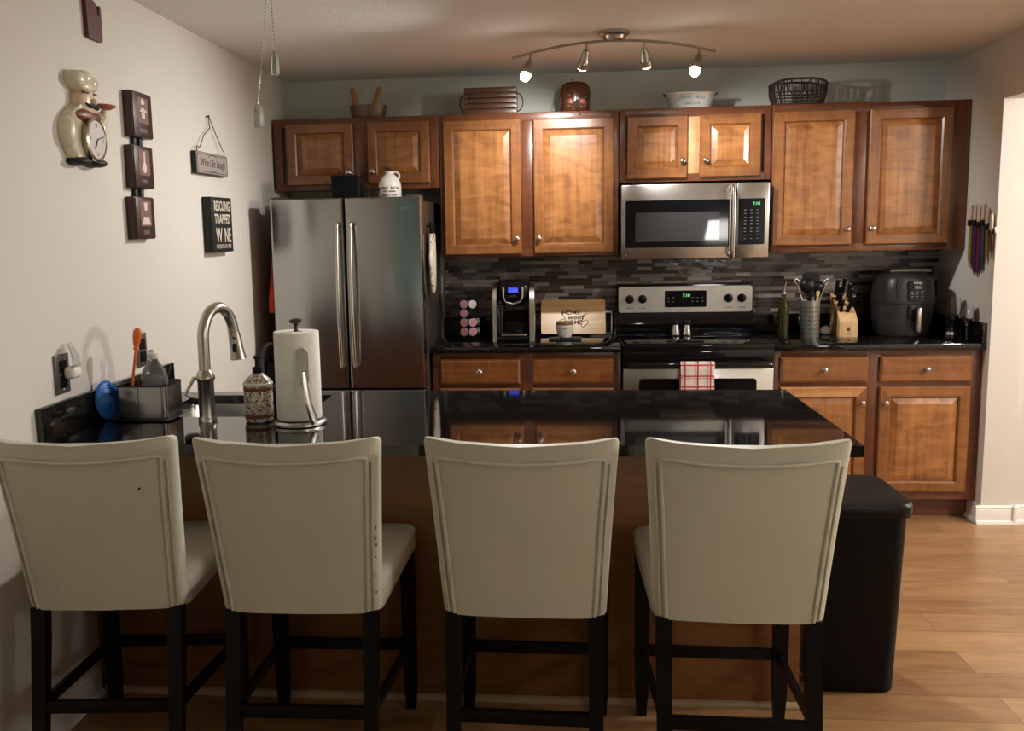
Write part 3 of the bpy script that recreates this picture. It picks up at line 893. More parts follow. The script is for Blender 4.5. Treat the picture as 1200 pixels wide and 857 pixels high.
stool, stool_rear = make_stool()
stools = [(0.318, -2.895, 4.5, 'cream leather counter stool at the left, beside the wall, with a small dark nick'),
          (0.866, -2.895, 1.0, 'cream leather counter stool in front of the paper towels, scuffed right edge'),
          (1.462, -2.895, -1.5, 'cream leather counter stool in the middle of the peninsula, seat hidden'),
          (2.002, -2.905, -2.0, 'cream leather counter stool at the right end beside the trash can')]
for i, (x, y, a, lb) in enumerate(stools):
    s = stool if i == 0 else copy_tree(stool)
    s.location = (x, y, 0); s.rotation_euler = (0, 0, math.radians(a))
    s['label'] = lb; s['category'] = 'stool'; s['group'] = 'cream stools along the peninsula'
    if i == 1:      # worn spots on the right edge of this one
        for u, v, q in ((0.955, 0.50, 0.0035), (0.945, 0.44, 0.0045), (0.96, 0.40, 0.003), (0.95, 0.33, 0.0025), (0.94, 0.22, 0.003), (0.955, 0.12, 0.0028)):
            m = MB(); c = stool_rear(u, v); m.ball((c[0], c[1]+0.0012, c[2]), (q, 0.0018, q*1.6), 8)
            m.build('scuff_mark', M['sign_grey'], s)
# nick in the leather of the left stool (its own part)
m = MB(); m.ball((0.152, -0.3607, 0.897), (0.0035, 0.0015, 0.004), 8); m.build('nick', M['ink'], stool)

# ================================================================== TRASH CAN
r = thing('trash_can', 'tall black plastic trash can with lid beside the peninsula end', 'trash can', (2.49, -2.33, 0))
m = MB(r)
def tr(x0, x1, y0, y1, rr, z): return [(x, y, z) for x, y in rrect(x0, x1, y0, y1, rr, 5)]
m.loft([tr(2.375, 2.632, -2.465, -2.20, 0.04, 0.0), tr(2.370, 2.637, -2.47, -2.195, 0.045, 0.008), tr(2.345, 2.648, -2.50, -2.165, 0.045, 0.60)])
m.build('bin', M['black_matte'], r)
m = MB(r)
m.loft([tr(2.337, 2.657, -2.512, -2.150, 0.05, 0.602), tr(2.335, 2.660, -2.516, -2.146, 0.05, 0.610), tr(2.335, 2.660, -2.516, -2.146, 0.05, 0.640),
        tr(2.340, 2.655, -2.511, -2.151, 0.05, 0.648), tr(2.365, 2.630, -2.486, -2.176, 0.04, 0.652)])
m.build('lid', M['black_plastic'], r)

# ================================================================== PENINSULA ITEMS
# faucet
r = thing('faucet', 'brushed gooseneck pull-down kitchen faucet standing behind the sink', 'faucet', (0.398, -2.507, ZT))
bx, by = 0.398, -2.507
m = MB(r); m.lathe([(0.030, 0.0005), (0.030, 0.012), (0.0275, 0.016), (0.0265, 0.024), (0.0262, 0.135), (0.031, 0.142), (0.031, 0.150), (0.024, 0.166), (0.0185, 0.172)], (bx, by, ZT), 'z', 24)
m.build('column', M['chrome'], r)
m = MB(r); P = [(bx, by, ZT+0.165), (bx, by, ZT+0.27)]
dx, dy = 0.048, 0.155
for i in range(1, 17):
    a = PI - i/16*math.radians(172)
    t = (1+math.cos(a))/2
    P.append((bx+dx*t, by+dy*t, ZT+0.27+0.10*math.sin(a)))
m.tube(P, 0.0185, 14)
m.build('spout', M['chrome'], r)
m = MB(r)
e = Vector(P[-1]); m.tube([e, e+Vector((0.001, 0.006, -0.02)), e+Vector((0.006, 0.012, -0.075)), e+Vector((0.008, 0.014, -0.098)), e+Vector((0.008, 0.014, -0.100))], [0.0185, 0.021, 0.024, 0.028, 0.022], 16)
sh = m.build('spray_head', M['chrome'], r)
m = MB(r); c = e+Vector((0.006, -0.013, -0.055)); m.box(c.x-0.007, c.x+0.007, c.y-0.0035, c.y+0.01, c.z-0.018, c.z+0.012, 0.003); m.ball((c.x-0.001, c.y+0.001, c.z+0.03), (0.006, 0.004, 0.006), 10); m.build('spray_button', M['black_plastic'], sh)
m = MB(r); m.tube([(bx-0.02, by, ZT+0.08), (bx-0.045, by+0.005, ZT+0.082)], 0.014, 12); m.tube([(bx-0.044, by+0.004, ZT+0.075), (bx-0.075, by+0.008, ZT+0.088), (bx-0.045, by+0.02, ZT+0.145)], [0.006, 0.0055, 0.0065], 10)
m.build('lever', M['chrome'], r)

# soap dispenser
r = thing('soap_dispenser', 'patterned brown and white soap dispenser with black pump beside the faucet', 'soap dispenser', (0.570, -2.497, ZT))
m = MB(r); o_ = (0.570, -2.497, ZT)
m.lathe([(0.040, 0.0005), (0.0455, 0.006), (0.0455, 0.012)], o_, 'z', 28); m.lathe([(0.0455, 0.0125), (0.047, 0.016), (0.047, 0.118), (0.0455, 0.121)], o_, 'z', 28)
m.lathe([(0.0455, 0.131), (0.040, 0.140), (0.022, 0.155), (0.017, 0.160)], o_, 'z', 28)
bd = m.build('bottle', M['soap_pattern'], r)
m = MB(r); m.lathe([(0.0465, 0.1215), (0.0485, 0.124), (0.0485, 0.128), (0.0465, 0.1305)], o_, 'z', 28); m.build('rim', M['ceramic'], bd)
m = MB(r)
m.lathe([(0.0474, 0.104), (0.0478, 0.106), (0.0478, 0.114), (0.0474, 0.116)], o_, 'z', 28); m.build('border_band', M['scarf'], bd)
m = MB(r)
m.lathe([(0.0474, 0.016), (0.0478, 0.018), (0.0478, 0.026), (0.0474, 0.028)], o_, 'z', 28); m.build('border_band', M['scarf'], bd)
m = MB(r); m.lathe([(0.016, 0.1605), (0.016, 0.178), (0.007, 0.182), (0.006, 0.205), (0.010, 0.206), (0.010, 0.216), (0.004, 0.219)], o_, 'z', 16)
m.tube([(0.570, -2.497, ZT+0.211), (0.582, -2.46, ZT+0.211), (0.584, -2.452, ZT+0.202)], 0.005, 8); m.build('pump', M['black_plastic'], r)

# second pump bottle standing behind the first
r = thing('pump_bottle', 'small black pump bottle half hidden behind the patterned soap dispenser', 'bottle', (0.600, -2.463, ZT))
o_ = (0.618, -2.420+0.0, ZT)
r.location = o_
m = MB(r); m.lathe([(0.026, 0.0005), (0.028, 0.004), (0.028, 0.09), (0.022, 0.104), (0.012, 0.11)], o_, 'z', 20); m.build('bottle', M['black_plastic'], r)
m = MB(r); m.lathe([(0.012, 0.1105), (0.012, 0.124), (0.005, 0.126), (0.005, 0.14), (0.012, 0.141), (0.012, 0.149), (0.004, 0.151)], o_, 'z', 14); m.tube([(o_[0], o_[1], ZT+0.145), (o_[0]+0.03, o_[1]-0.01, ZT+0.143)], 0.004, 8); m.build('pump', M['black_plastic'], r)

# paper towel holder and roll
tx, ty = 0.716, -2.535
r = thing('paper_towel_holder', 'brushed steel paper towel holder with a curved arm', 'paper towel holder', (tx, ty, ZT))
m = MB(r); m.lathe([(0.082, 0.0005), (0.086, 0.003), (0.086, 0.010), (0.080, 0.016), (0.03, 0.018)], (tx, ty, ZT), 'z', 36); m.build('base', M['steel'], r)
m = MB(r); m.lathe([(0.006, 0.018), (0.006, 0.318), (0.008, 0.320), (0.010, 0.325), (0.020, 0.328), (0.021, 0.335), (0.014, 0.340)], (tx, ty, ZT), 'z', 18); m.build('post', M['dark_metal'], r)
m = MB(r)
ax, ay = tx+0.042, ty-0.082
m.tube([(ax+0.026, ay+0.012, ZT+0.020), (ax+0.022, ay+0.003, ZT+0.036), (ax+0.012, ay-0.012, ZT+0.09), (ax+0.006, ay-0.014, ZT+0.15), (ax+0.002, ay-0.008, ZT+0.18)], [0.017, 0.017, 0.014, 0.012, 0.011], 12, flat=(1.0, 0.4))
m.build('arm', M['steel'], r)
m = MB(r)
m.loft([[(x, y+0.0045*q, z) for x, z in rrect(ax-0.020, ax+0.013, ZT+0.135, ZT+0.255, 0.0155, 6)] for q, y in ((0, ay+0.011), (0, ay+0.003), (0.5, ay-0.001))])
m.build('tension_pad', M['chrome'], r)
r = thing('paper_towel_roll', 'white paper towel roll on the steel holder', 'paper towel', (tx, ty, ZT+0.02))
m = MB(r); m.lathe([(0.020, 0.020), (0.070, 0.020), (0.0715, 0.024), (0.072, 0.15), (0.0715, 0.296), (0.070, 0.300), (0.021, 0.300), (0.0195, 0.296), (0.0195, 0.022), (0.020, 0.020)], (tx, ty, ZT), 'z', 40)
m.build('roll', M['paper'], r)

# sponge caddy with contents
r = thing('sink_caddy', 'steel sink caddy on a black tray beside the left wall', 'caddy', (0.155, -2.42, ZT))
m = MB(r)
m.loft([[(x, y, z) for x, y in rrect(0.078-e, 0.250+e, -2.487-e, -2.345+e, 0.02)] for e, z in ((0, 0.920), (0.002, 0.921), (0.0025, 1.026), (0.001, 1.028), (-0.001, 1.026), (-0.001, 0.924))])
m.box(0.156, 0.1585, -2.4905, -2.489, 0.923, 1.025)
m.build('bin', mat('caddy_steel', (0.27, 0.27, 0.26), 0.22, metal=1.0, var=0.04), r)
m = MB(r); m.tube([(x, y, 1.0285) for x, y in rrect(0.076, 0.252, -2.489, -2.343, 0.02)], 0.003, 6, closed=True); m.build('rim', M['black_plastic'], r)
m = MB(r); m.loft([[(x, y, z) for x, y in rrect(0.075-e, 0.262+e, -2.50-e, -2.335+e, 0.02)] for e, z in ((0, ZT+0.0006), (0.01, 0.918), (0.014, 0.9195), (0.006, 0.9196))])
m.build('tray', M['black_plastic'], r)
r = thing('dish_brush', 'orange bottle brush with bulbous handle standing in the caddy', 'brush', (0.10, -2.40, 0.93))
m = MB(r); m.tube([(0.092, -2.41, 0.945), (0.099, -2.40, 1.03), (0.112, -2.385, 1.14)], 0.0048, 10); m.tube([(0.112, -2.385, 1.138), (0.1123, -2.3845, 1.143), (0.1125, -2.384, 1.148)], 0.009, 10); m.build('stem', M['orange'], r)
m = MB(r); m.tube([(0.1125, -2.384, 1.149), (0.1140, -2.383, 1.162), (0.117, -2.381, 1.185), (0.119, -2.380, 1.203), (0.120, -2.380, 1.211), (0.120, -2.380, 1.214)], [0.0075, 0.0115, 0.0150, 0.0135, 0.009, 0.003], 14); m.build('handle', M['orange'], r)
m = MB(r); m.lathe([(0.004, 0.925), (0.018, 0.93), (0.018, 0.955), (0.006, 0.962)], (0.093, -2.41, 0), 'z', 14); m.build('bristles', M['orange'], r)
r = thing('dish_soap_bottle', 'clear dish soap bottle with white cap standing in the caddy', 'bottle', (0.160, -2.385, 0.925))
o_ = (0.180, -2.405, 0.926)
r.location = o_
m = MB(r); m.lathe([(0.042, 0), (0.046, 0.006), (0.047, 0.085), (0.046, 0.12), (0.040, 0.145), (0.026, 0.165), (0.0165, 0.180), (0.0155, 0.184)], o_, 'z', 28, sx=1.0, sy=0.6); m.build('bottle', M['soap_clear'], r)
m = MB(r); m.lathe([(0.0155, 0.1845), (0.0175, 0.187), (0.0175, 0.203), (0.012, 0.206), (0.009, 0.217), (0.004, 0.219)], o_, 'z', 16); m.tube([(o_[0], o_[1], o_[2]+0.209), (o_[0]-0.022, o_[1], o_[2]+0.211)], 0.0045, 8); m.build('cap', M['white_plastic'], r)
m = MB(r)
m.loft([[(o_[0]+0.0475*math.sin(a), o_[1]-0.0292*math.cos(a), o_[2]+z) for a in [-0.8+1.6*i/10 for i in range(11)]] for z in (0.06, 0.135)], False, False)
lb_ = m.build('label', mat('soap_label', (0.22, 0.22, 0.22), 0.4, var=0.4, vscale=40), r)
# blue plate scrubber leaning on the upstand
r = thing('blue_lid', 'round ribbed blue silicone lid leaning against the wall upstand', 'lid', (0.045, -2.49, ZT))
R_ = Matrix.Rotation(math.radians(-24), 4, 'Y') @ Matrix.Rotation(math.radians(0), 4, 'Z')
m = MB(r)
prof = [(0.062, 0.0), (0.066, 0.004), (0.062, 0.010)]
for k in range(5): prof += [(0.056-k*0.010, 0.010+0.002*k), (0.052-k*0.010, 0.013+0.002*k), (0.049-k*0.010, 0.010+0.002*k)]
prof += [(0.004, 0.02)]
m.lathe(prof, (0, 0, 0), 'x', 36)
m.xform(Matrix.Translation((0.034, -2.468, ZT+0.0665)) @ Matrix.Rotation(math.radians(-6), 4, 'Z') @ Matrix.Rotation(math.radians(-6), 4, 'Y'))
m.build('disc', M['blue'], r)
# small black button at the counter edge
m = MB((0.462, -2.79, ZT)); m.lathe([(0.024, 0.0005), (0.026, 0.004), (0.025, 0.016), (0.018, 0.022), (0.006, 0.023)], (0.462, -2.79, ZT), 'z', 24)
tag(m.build('sink_stopper', M['black_plastic']), 'small black round sink stopper at the peninsula edge', 'stopper')

# ================================================================== LEFT WALL
def oval(m, y0, z0, ry, rz, x0, x1, seg=24, dome=0.0):
    R = []
    for s, x in ((1.0, x0), (1.0, x1-dome), (0.8, x1-dome*0.35), (0.45, x1)) if dome else ((1.0, x0), (0.98, x1)):
        R.append([(x, y0+ry*s*math.cos(2*PI*k/seg), z0+rz*s*math.sin(2*PI*k/seg)) for k in range(seg)])
    m.loft(R)
m = MB((0, -2.315, 2.24)); m.prism([(-2.366, 2.183), (-2.352, 2.176), (-2.276, 2.176), (-2.268, 2.183), (-2.268, 2.290), (-2.276, 2.295), (-2.282, 2.290), (-2.284, 2.262), (-2.292, 2.258), (-2.298, 2.290), (-2.312, 2.302), (-2.345, 2.306), (-2.368, 2.306)], 0.001, 0.016, 'yz')
tag(m.build('wall_plaque', M['plaque_red']), 'dark red notched wooden plaque high on the left wall', 'plaque')

# chef clock
cy0 = -2.44
r = thing('wall_clock', 'ceramic chef-shaped wall clock with an oval dial on the left wall', 'clock', (0, cy0, 1.76))
m = MB(r)
m.loft([[(x, cy0+y*s, z) for y, z in ((-0.10, 1.775), (0.07, 1.775), (0.10, 1.80), (0.095, 1.86), (0.085, 1.91), (0.05, 1.945), (-0.06, 1.945), (-0.115, 1.915), (-0.135, 1.865), (-0.12, 1.80))] for s, x in ((1, 0.001), (1, 0.022), (0.88, 0.036))])
oval(m, cy0-0.115, 1.855, 0.028, 0.05, 0.001, 0.042, dome=0.02); oval(m, cy0+0.105, 1.885, 0.024, 0.055, 0.001, 0.036, dome=0.018)
m.build('body', M['cream_paint'], r, 50)
m = MB(r); oval(m, cy0, 1.955, 0.055, 0.062, 0.001, 0.046, dome=0.022); m.ball((0.048, cy0+0.008, 1.958), (0.014, 0.013, 0.012)); hd = m.build('head', M['skin_paint'], r, 60)
m = MB(r); m.tube([(0.045, cy0-0.035, 1.950), (0.050, cy0-0.012, 1.942), (0.052, cy0+0.006, 1.945), (0.050, cy0+0.028, 1.940), (0.044, cy0+0.045, 1.952)], [0.003, 0.007, 0.006, 0.007, 0.003], 8)
m.tube([(0.042, cy0-0.045, 1.985), (0.046, cy0-0.015, 1.985)], 0.003, 6); m.tube([(0.046, cy0+0.018, 1.985), (0.042, cy0+0.045, 1.985)], 0.003, 6)
m.build('moustache', M['ink'], hd)
m = MB(r)
oval(m, cy0, 2.004, 0.055, 0.018, 0.001, 0.048, dome=0.01)
for y, z, q in ((-0.045, 2.024, 0.038), (0.0, 2.032, 0.036), (0.040, 2.020, 0.034)): oval(m, cy0+y, z, q, q*0.8, 0.001, 0.047, dome=0.024)
m.build('hat', M['cream_paint'], r, 60)
m = MB(r); oval(m, cy0-0.008, 1.912, 0.098, 0.026, 0.001, 0.047, dome=0.02); m.prism([(cy0-0.02, 1.90), (cy0+0.02, 1.90), (cy0+0.035, 1.872), (cy0+0.005, 1.885)], 0.03, 0.055, 'yz'); m.build('scarf', M['scarf'], r, 50)
m = MB(r); m.tube([(0.022, cy0+0.085, 1.885), (0.026, cy0+0.115, 1.915), (0.026, cy0+0.118, 1.945)], [0.016, 0.014, 0.010], 10); m.build('raised_arm', M['cream_paint'], r, 60)
m = MB(r); m.lathe([(0.018, 1.946), (0.048, 1.957), (0.050, 1.961), (0.044, 1.962), (0.02, 1.964)], (0.040, cy0+0.108, 0), 'z', 20, sx=0.6); m.build('pizza', M['fruit_pink'], r, 60)
dy_, dz_ = cy0-0.002, 1.838
m = MB(r); m.lathe([(0.066, 0.037), (0.071, 0.045), (0.071, 0.056), (0.064, 0.060), (0.060, 0.056)], (0, dy_, dz_), 'x', 36, sx=0.94); m.build('dial_rim', M['gold_rim'], r)
m = MB(r); m.lathe([(0.062, 0.050), (0.061, 0.0565)], (0, dy_, dz_), 'x', 36, sx=0.94); dl_ = m.build('dial', M['dial'], r)
for k in range(12):
    a = PI/2 - k*PI/6
    if k % 3 == 0:
        text('numeral', str(12 if k == 0 else k), 0.016, M['ink'], dl_, (0.0571, dy_+0.046*math.cos(a)*0.94, dz_+0.046*math.sin(a)-0.006), 'x', depth=0.0002)
m = MB(r); m.tube([(0.059, dy_, dz_), (0.059, dy_-0.018, dz_-0.030)], 0.0016, 6); m.tube([(0.059, dy_, dz_), (0.059, dy_+0.044, dz_+0.012)], 0.0014, 6); m.build('hands', M['ink'], dl_)
m = MB(r)
for y in (-0.06, 0.045): oval(m, cy0+y, 1.766, 0.048, 0.014, 0.001, 0.052, dome=0.02)
m.build('shoes', M['ink'], r, 60)

# three linked chef pictures
r = thing('picture_trio', 'three linked brown framed chef pictures hanging in a column on the left wall', 'picture', (0, -2.04, 1.50))
pics = [(-2.122, -1.957, 1.881, 2.044, 'BISTRO'), (-2.138, -1.974, 1.697, 1.851, 'VINO'), (-2.152, -1.990, 1.512, 1.666, 'CHEF')]
for i, (a, c, z0, z1, tx_) in enumerate(pics):
    m = MB(r); m.box(0.002, 0.034, a, c, z0, z1, 0.003); m.box(0.034, 0.038, a+0.004, c-0.004, z0+0.004, z1-0.004, 0.0015)
    fr = m.build('picture_panel', M['picture_dark'], r)
    m = MB(r); ym = (a+c)/2; zm = (z0+z1)/2+0.016
    m.box(0.038, 0.0392, ym-0.045, ym+0.045, zm-0.046, zm+0.046); pc = m.build('print', M['picture_art'], fr)
    m = MB(r)
    if i == 0:
        for q1, q2 in ((-0.008, 0.028), (0.007, 0.030), (0.0, 0.036)): m.ball((0.0395, ym+q1, zm+q2), (0.001, 0.009, 0.008))
        m.prism([(ym-0.03, zm-0.005), (ym+0.03, zm-0.005), (ym+0.024, zm+0.006), (ym+0.012, zm+0.002), (ym, zm+0.012), (ym-0.02, zm+0.004)], 0.0391, 0.0402, 'yz'); m.prism([(ym-0.014, zm-0.03), (ym+0.012, zm-0.03), (ym+0.012, zm-0.006), (ym-0.014, zm-0.006)], 0.0391, 0.0402, 'yz')
    elif i == 1:
        m.ball((0.0395, ym, zm-0.018), (0.001, 0.017, 0.020)); m.prism([(ym-0.006, zm-0.006), (ym+0.006, zm-0.006), (ym+0.006, zm+0.04), (ym-0.006, zm+0.04)], 0.0391, 0.0402, 'yz')
    else:
        m.prism([(ym-0.010, zm+0.012), (ym+0.010, zm+0.012), (ym+0.016, zm+0.040), (ym-0.016, zm+0.040)], 0.0391, 0.0402, 'yz'); m.prism([(ym-0.034, zm-0.040), (ym+0.034, zm-0.040), (ym+0.022, zm-0.012), (ym-0.022, zm-0.012)], 0.0391, 0.0402, 'yz')
    m.build('figure', M['picture_white'], pc)
    text('lettering', tx_, 0.021, M['sign_grey'], fr, (0.0385, ym, z0+0.018), 'x', depth=0.0004)
for (a, c, z0, z1, _), (a2, c2, z02, z12, _) in zip(pics, pics[1:]):
    for q in (0.33, 0.62):
        y = a + (c-a)*q; m = MB(r); m.box(0.006, 0.016, y-0.012, y+0.012, z12-0.003, z0+0.003, 0.002); m.build('link', M['sign_black'], r)

# hanging vino plaque
r = thing('hanging_sign', 'grey lettered plaque hanging from a wire above the black sign', 'sign', (0, -1.31, 1.78))
va, vc, vz0, vz1 = -1.510, -1.128, 1.785, 1.880
m = MB(r); m.box(0.003, 0.024, va, vc, vz0, vz1, 0.002); pl = m.build('board', M['sign_black'], r)
m = MB(r); m.box(0.024, 0.0262, va+0.003, vc-0.003, vz0+0.003, vz1-0.003, 0.0008); fc = m.build('face', M['sign_grey'], pl)
m = MB(r)
for q in (0.010, ):
    y0_, y1_, zz0, zz1 = va+q, vc-q, vz0+q, vz1-q
    for p_, q_ in (((y0_, zz0), (y1_, zz0)), ((y1_, zz0), (y1_, zz1)), ((y1_, zz1), (y0_, zz1)), ((y0_, zz1), (y0_, zz0))):
        m.tube([(0.0264, *p_), (0.0264, *q_)], 0.0013, 5)
for z in (vz0+0.013, vz1-0.013):
    for sg in (-1, 1): m.tube([(0.0264, (va+vc)/2+sg*t*0.05, z+0.006*math.sin(t*5)) for t in (0, 0.2, 0.4, 0.6, 0.8, 1.0)], 0.0014, 5)
m.build('border', M['ink'], pl)
text('lettering', 'Wine Life Laugh', 0.050, M['ink'], pl, (0.0263, (va+vc)/2, vz0+0.034), 'x', depth=0.0004, shear=0.15, sx=0.92)
m = MB(r); ny, nz_ = -1.305, 2.045
m.tube([(0.02, va+0.03, vz1-0.004), (0.02, va+0.022, vz1+0.018), (0.02, va+0.04, vz1+0.022), (0.018, va+0.06, vz1+0.012), (0.016, va+0.13, vz1+0.075), (0.012, ny+0.012, nz_-0.05), (0.012, ny, nz_)], 0.0022, 6)
m.tube([(0.02, vc-0.03, vz1-0.004), (0.02, vc-0.022, vz1+0.018), (0.02, vc-0.04, vz1+0.024), (0.016, vc-0.10, vz1+0.085), (0.012, ny+0.004, nz_)], 0.0022, 6)
m.build('wire', M['dark_metal'], r)
m = MB(r); m.tube([(0.0, ny, nz_-0.004), (0.018, ny, nz_)], 0.0035, 8); m.build('nail', M['dark_metal'], r)

# wine sign
r = thing('box_sign', 'black box sign about rescuing trapped wine on the left wall', 'sign', (0, -1.28, 1.44))
wa, wc, wz0, wz1 = -1.413, -1.153, 1.443, 1.688
m = MB(r); m.box(0.002, 0.042, wa, wc, wz0, wz1, 0.003); bx_ = m.build('box', M['sign_black'], r)
ym = (wa+wc)/2+0.004
text('lettering', 'RESCUING', 0.060, M['letter_white'], bx_, (0.0424, ym, 1.629), 'x', depth=0.0004, sx=0.70, bold=0.0009)
text('lettering', 'TRAPPED', 0.062, M['letter_white'], bx_, (0.0424, ym, 1.570), 'x', depth=0.0004, sx=0.77, bold=0.0009)
text('lettering', 'W', 0.092, M['letter_white'], bx_, (0.0424, ym-0.052, 1.488), 'x', depth=0.0004, sx=0.78, bold=0.001)
text('lettering', 'NE', 0.092, M['letter_white'], bx_, (0.0424, ym+0.058, 1.488), 'x', depth=0.0004, sx=0.72, bold=0.001)
m = MB(r); m.prism([(ym-0.012, 1.488), (ym+0.008, 1.488), (ym+0.008, 1.525), (ym+0.002, 1.535), (ym+0.002, 1.552), (ym-0.006, 1.552), (ym-0.006, 1.535), (ym-0.012, 1.525)], 0.0418, 0.0432, 'yz'); m.build('bottle_emblem', M['plaque_red'], bx_)
text('lettering', 'ONE BOTTLE AT A TIME', 0.026, M['letter_white'], bx_, (0.0424, ym, 1.460), 'x', depth=0.0004, sx=0.66)

# outlets on the left wall
def outlet(label, y, z):
    r = thing('wall_outlet', label, 'outlet', (0, y, z), group='pewter outlets on the left wall')
    m = MB(r); m.box(0.001, 0.007, y-0.042, y+0.042, z-0.062, z+0.062, 0.0025); p = m.build('cover_plate', M['grey_plate'], r)
    for dz in (-0.027, 0.020):
        m = MB(r); m.box(0.007, 0.0095, y-0.018, y+0.018, z+dz-0.017, z+dz+0.022, 0.004); s = m.build('receptacle', M['black_plastic'], p)
    m = MB(r)
    for dz in (-0.050, 0.051): m.ball((0.0072, y, z+dz), (0.0012, 0.004, 0.004), 8)
    m.build('screws', M['chrome'], p)
    return r
outlet('pewter outlet plate near the left stool holding the night light', -2.677, 1.103)
outlet('pewter outlet plate behind the orange dish brush', -2.110, 1.103)
r = thing('night_light', 'white plug-in night light with a translucent curved shade on the wall outlet', 'night light', (0.0096, -2.655, 1.10))
m = MB(r); m.box(0.0098, 0.048, -2.684, -2.630, 1.085, 1.124, 0.012, seg=3); m.build('plug', M['white_plastic'], r)
m = MB(r); m.loft([[(0.040+t*0.012-0.03*t*t, -2.655+w_*(1-0.55*t), 1.112+0.085*t) for w_ in (-0.026, -0.013, 0, 0.013, 0.026)] + [(0.0425+t*0.012-0.03*t*t, -2.655+w_*(1-0.55*t), 1.112+0.085*t) for w_ in (0.026, 0.013, 0, -0.013, -0.026)] for t in (0, 0.25, 0.5, 0.75, 1.0)])
m.build('shade', M['soap_clear'], r)

# crystal pendants hung from the ceiling
def pendant(label, x, y, zt_, zb, pts, fat):
    r = thing('hanging_crystal', label, 'ornament', (x, y, zb), group='crystals hanging from the ceiling')
    m = MB(r)
    n = 0
    for a, c in zip(pts, pts[1:]):
        a, c = Vector(a), Vector(c); L_ = (c-a).length; k = max(2, int(L_/0.011))
        for i in range(k):
            q = a.lerp(c, i/k); m.ball(q, 0.0027, 6)
    m.tube(pts, 0.0009, 5)
    m.build('chain', M['chrome'], r)
    m = MB(r); h = zt_-zb
    m.loft([[(x+fat*k*math.cos(2*PI*i/6), y+fat*k*math.sin(2*PI*i/6), zb+h*t) for i in range(6)] for t, k in ((0, 0.75), (0.08, 1.0), (0.75, 0.85), (0.92, 0.6), (1.0, 0.3))])
    m.build('crystal', M['crystal'], r, 20)
pendant('upper crystal prism on a beaded chain near the ceiling', 0.678, -2.5, 2.085, 2.011, [(0.668, -2.5, H), (0.672, -2.5, 2.28), (0.676, -2.5, 2.18), (0.680, -2.5, 2.085)], 0.014)
pendant('lower crystal drop on a thin chain left of the fridge cabinet', 0.616, -2.5, 1.927, 1.854, [(0.664, -2.5, H), (0.657, -2.5, 2.238), (0.645, -2.5, 2.11), (0.632, -2.5, 2.03), (0.617, -2.5, 1.927)], 0.020)
m = MB((0.666, -2.5, H)); m.lathe([(0.010, 0), (0.010, -0.004), (0.004, -0.006)], (0.666, -2.5, H-0.0005), 'z', 14); m.tube(arc((0.666, -2.5, H-0.014), 0.008, 90, -200, 10), 0.0016, 6)
tag(m.build('ceiling_hook', M['chrome']), 'small ceiling hook the two crystals hang from', 'hook')

# ================================================================== GAP LEFT OF THE FRIDGE
r = thing('step_stool', 'folded black step stool with grey tube frame between wall and fridge', 'step stool', (0.065, -0.76, 0))
m = MB(r)
for y in (-0.80, -0.50):
    pass
m.tube([(0.036, -0.80, 0.0), (0.036, -0.80, 0.86)] + [(0.036+0.045*(1-math.cos(t)), -0.80, 0.86+0.10*math.sin(t)) for t in [PI/2*i/8 for i in range(1, 9)]] + [(0.10, -0.80, 0.962)], 0.0105, 10)
m.tube([(0.036, -0.46, 0.0), (0.036, -0.46, 0.90), (0.05, -0.46, 0.95), (0.10, -0.46, 0.962)], 0.0105, 10)
m.tube([(0.10, -0.80, 0.962), (0.10, -0.46, 0.962)], 0.0105, 10)
m.build('frame', M['case_grey'], r)
for z in (0.18, 0.42, 0.66):
    m = MB(r); m.box(0.052, 0.108, -0.79, -0.47, z, z+0.20, 0.008); m.build('step', M['black_matte'], r)
r = thing('red_oven_mitt', 'red cloth oven mitt hanging on the left side of the fridge', 'oven mitt', (0.10, -0.72, 1.12))
m = MB(r)
m.loft([[(x, y, z) for x, y in ((0.119-t, y0), (0.119-t*0.4, y1), (0.1205, y1), (0.1205, y0))] for z, t, y0, y1 in ((1.12, 0.030, -0.800, -0.62), (1.20, 0.026, -0.805, -0.62), (1.32, 0.014, -0.79, -0.63), (1.44, 0.006, -0.77, -0.65), (1.47, 0.004, -0.76, -0.66))])
m.xform(Matrix.Translation((-0.002, 0, 0)))
m.build('cloth', M['red_cloth'], r)
# mitt on the right side of the fridge
r = thing('white_oven_mitt', 'white and gold patterned oven mitts hanging on the right side of the fridge', 'oven mitt', (0.905, -0.56, 1.21))
m = MB(r)
R = []
for z, w_, t, yo in ((1.20, 0.020, 0.010, 0.0), (1.222, 0.045, 0.016, 0), (1.30, 0.062, 0.019, 0), (1.40, 0.066, 0.020, 0), (1.48, 0.060, 0.018, 0), (1.505, 0.058, 0.017, 0)):
    R.append([(0.905+t*math.cos(2*PI*i/14), -0.60+yo+w_*math.sin(2*PI*i/14), z) for i in range(14)])
m.loft(R)
m.ball((0.907, -0.672, 1.37), (0.014, 0.026, 0.05))
m.build('mitt', M['mitt_pattern'], r, 60)
m = MB(r)
for y in (-0.63, -0.58): m.box(0.900, 0.910, y-0.010, y+0.010, 1.505, 1.565, 0.003)
m.tube([(0.882, -0.605, 1.545), (0.91, -0.605, 1.545)], 0.005, 8)
m.build('straps', M['black_matte'], r)

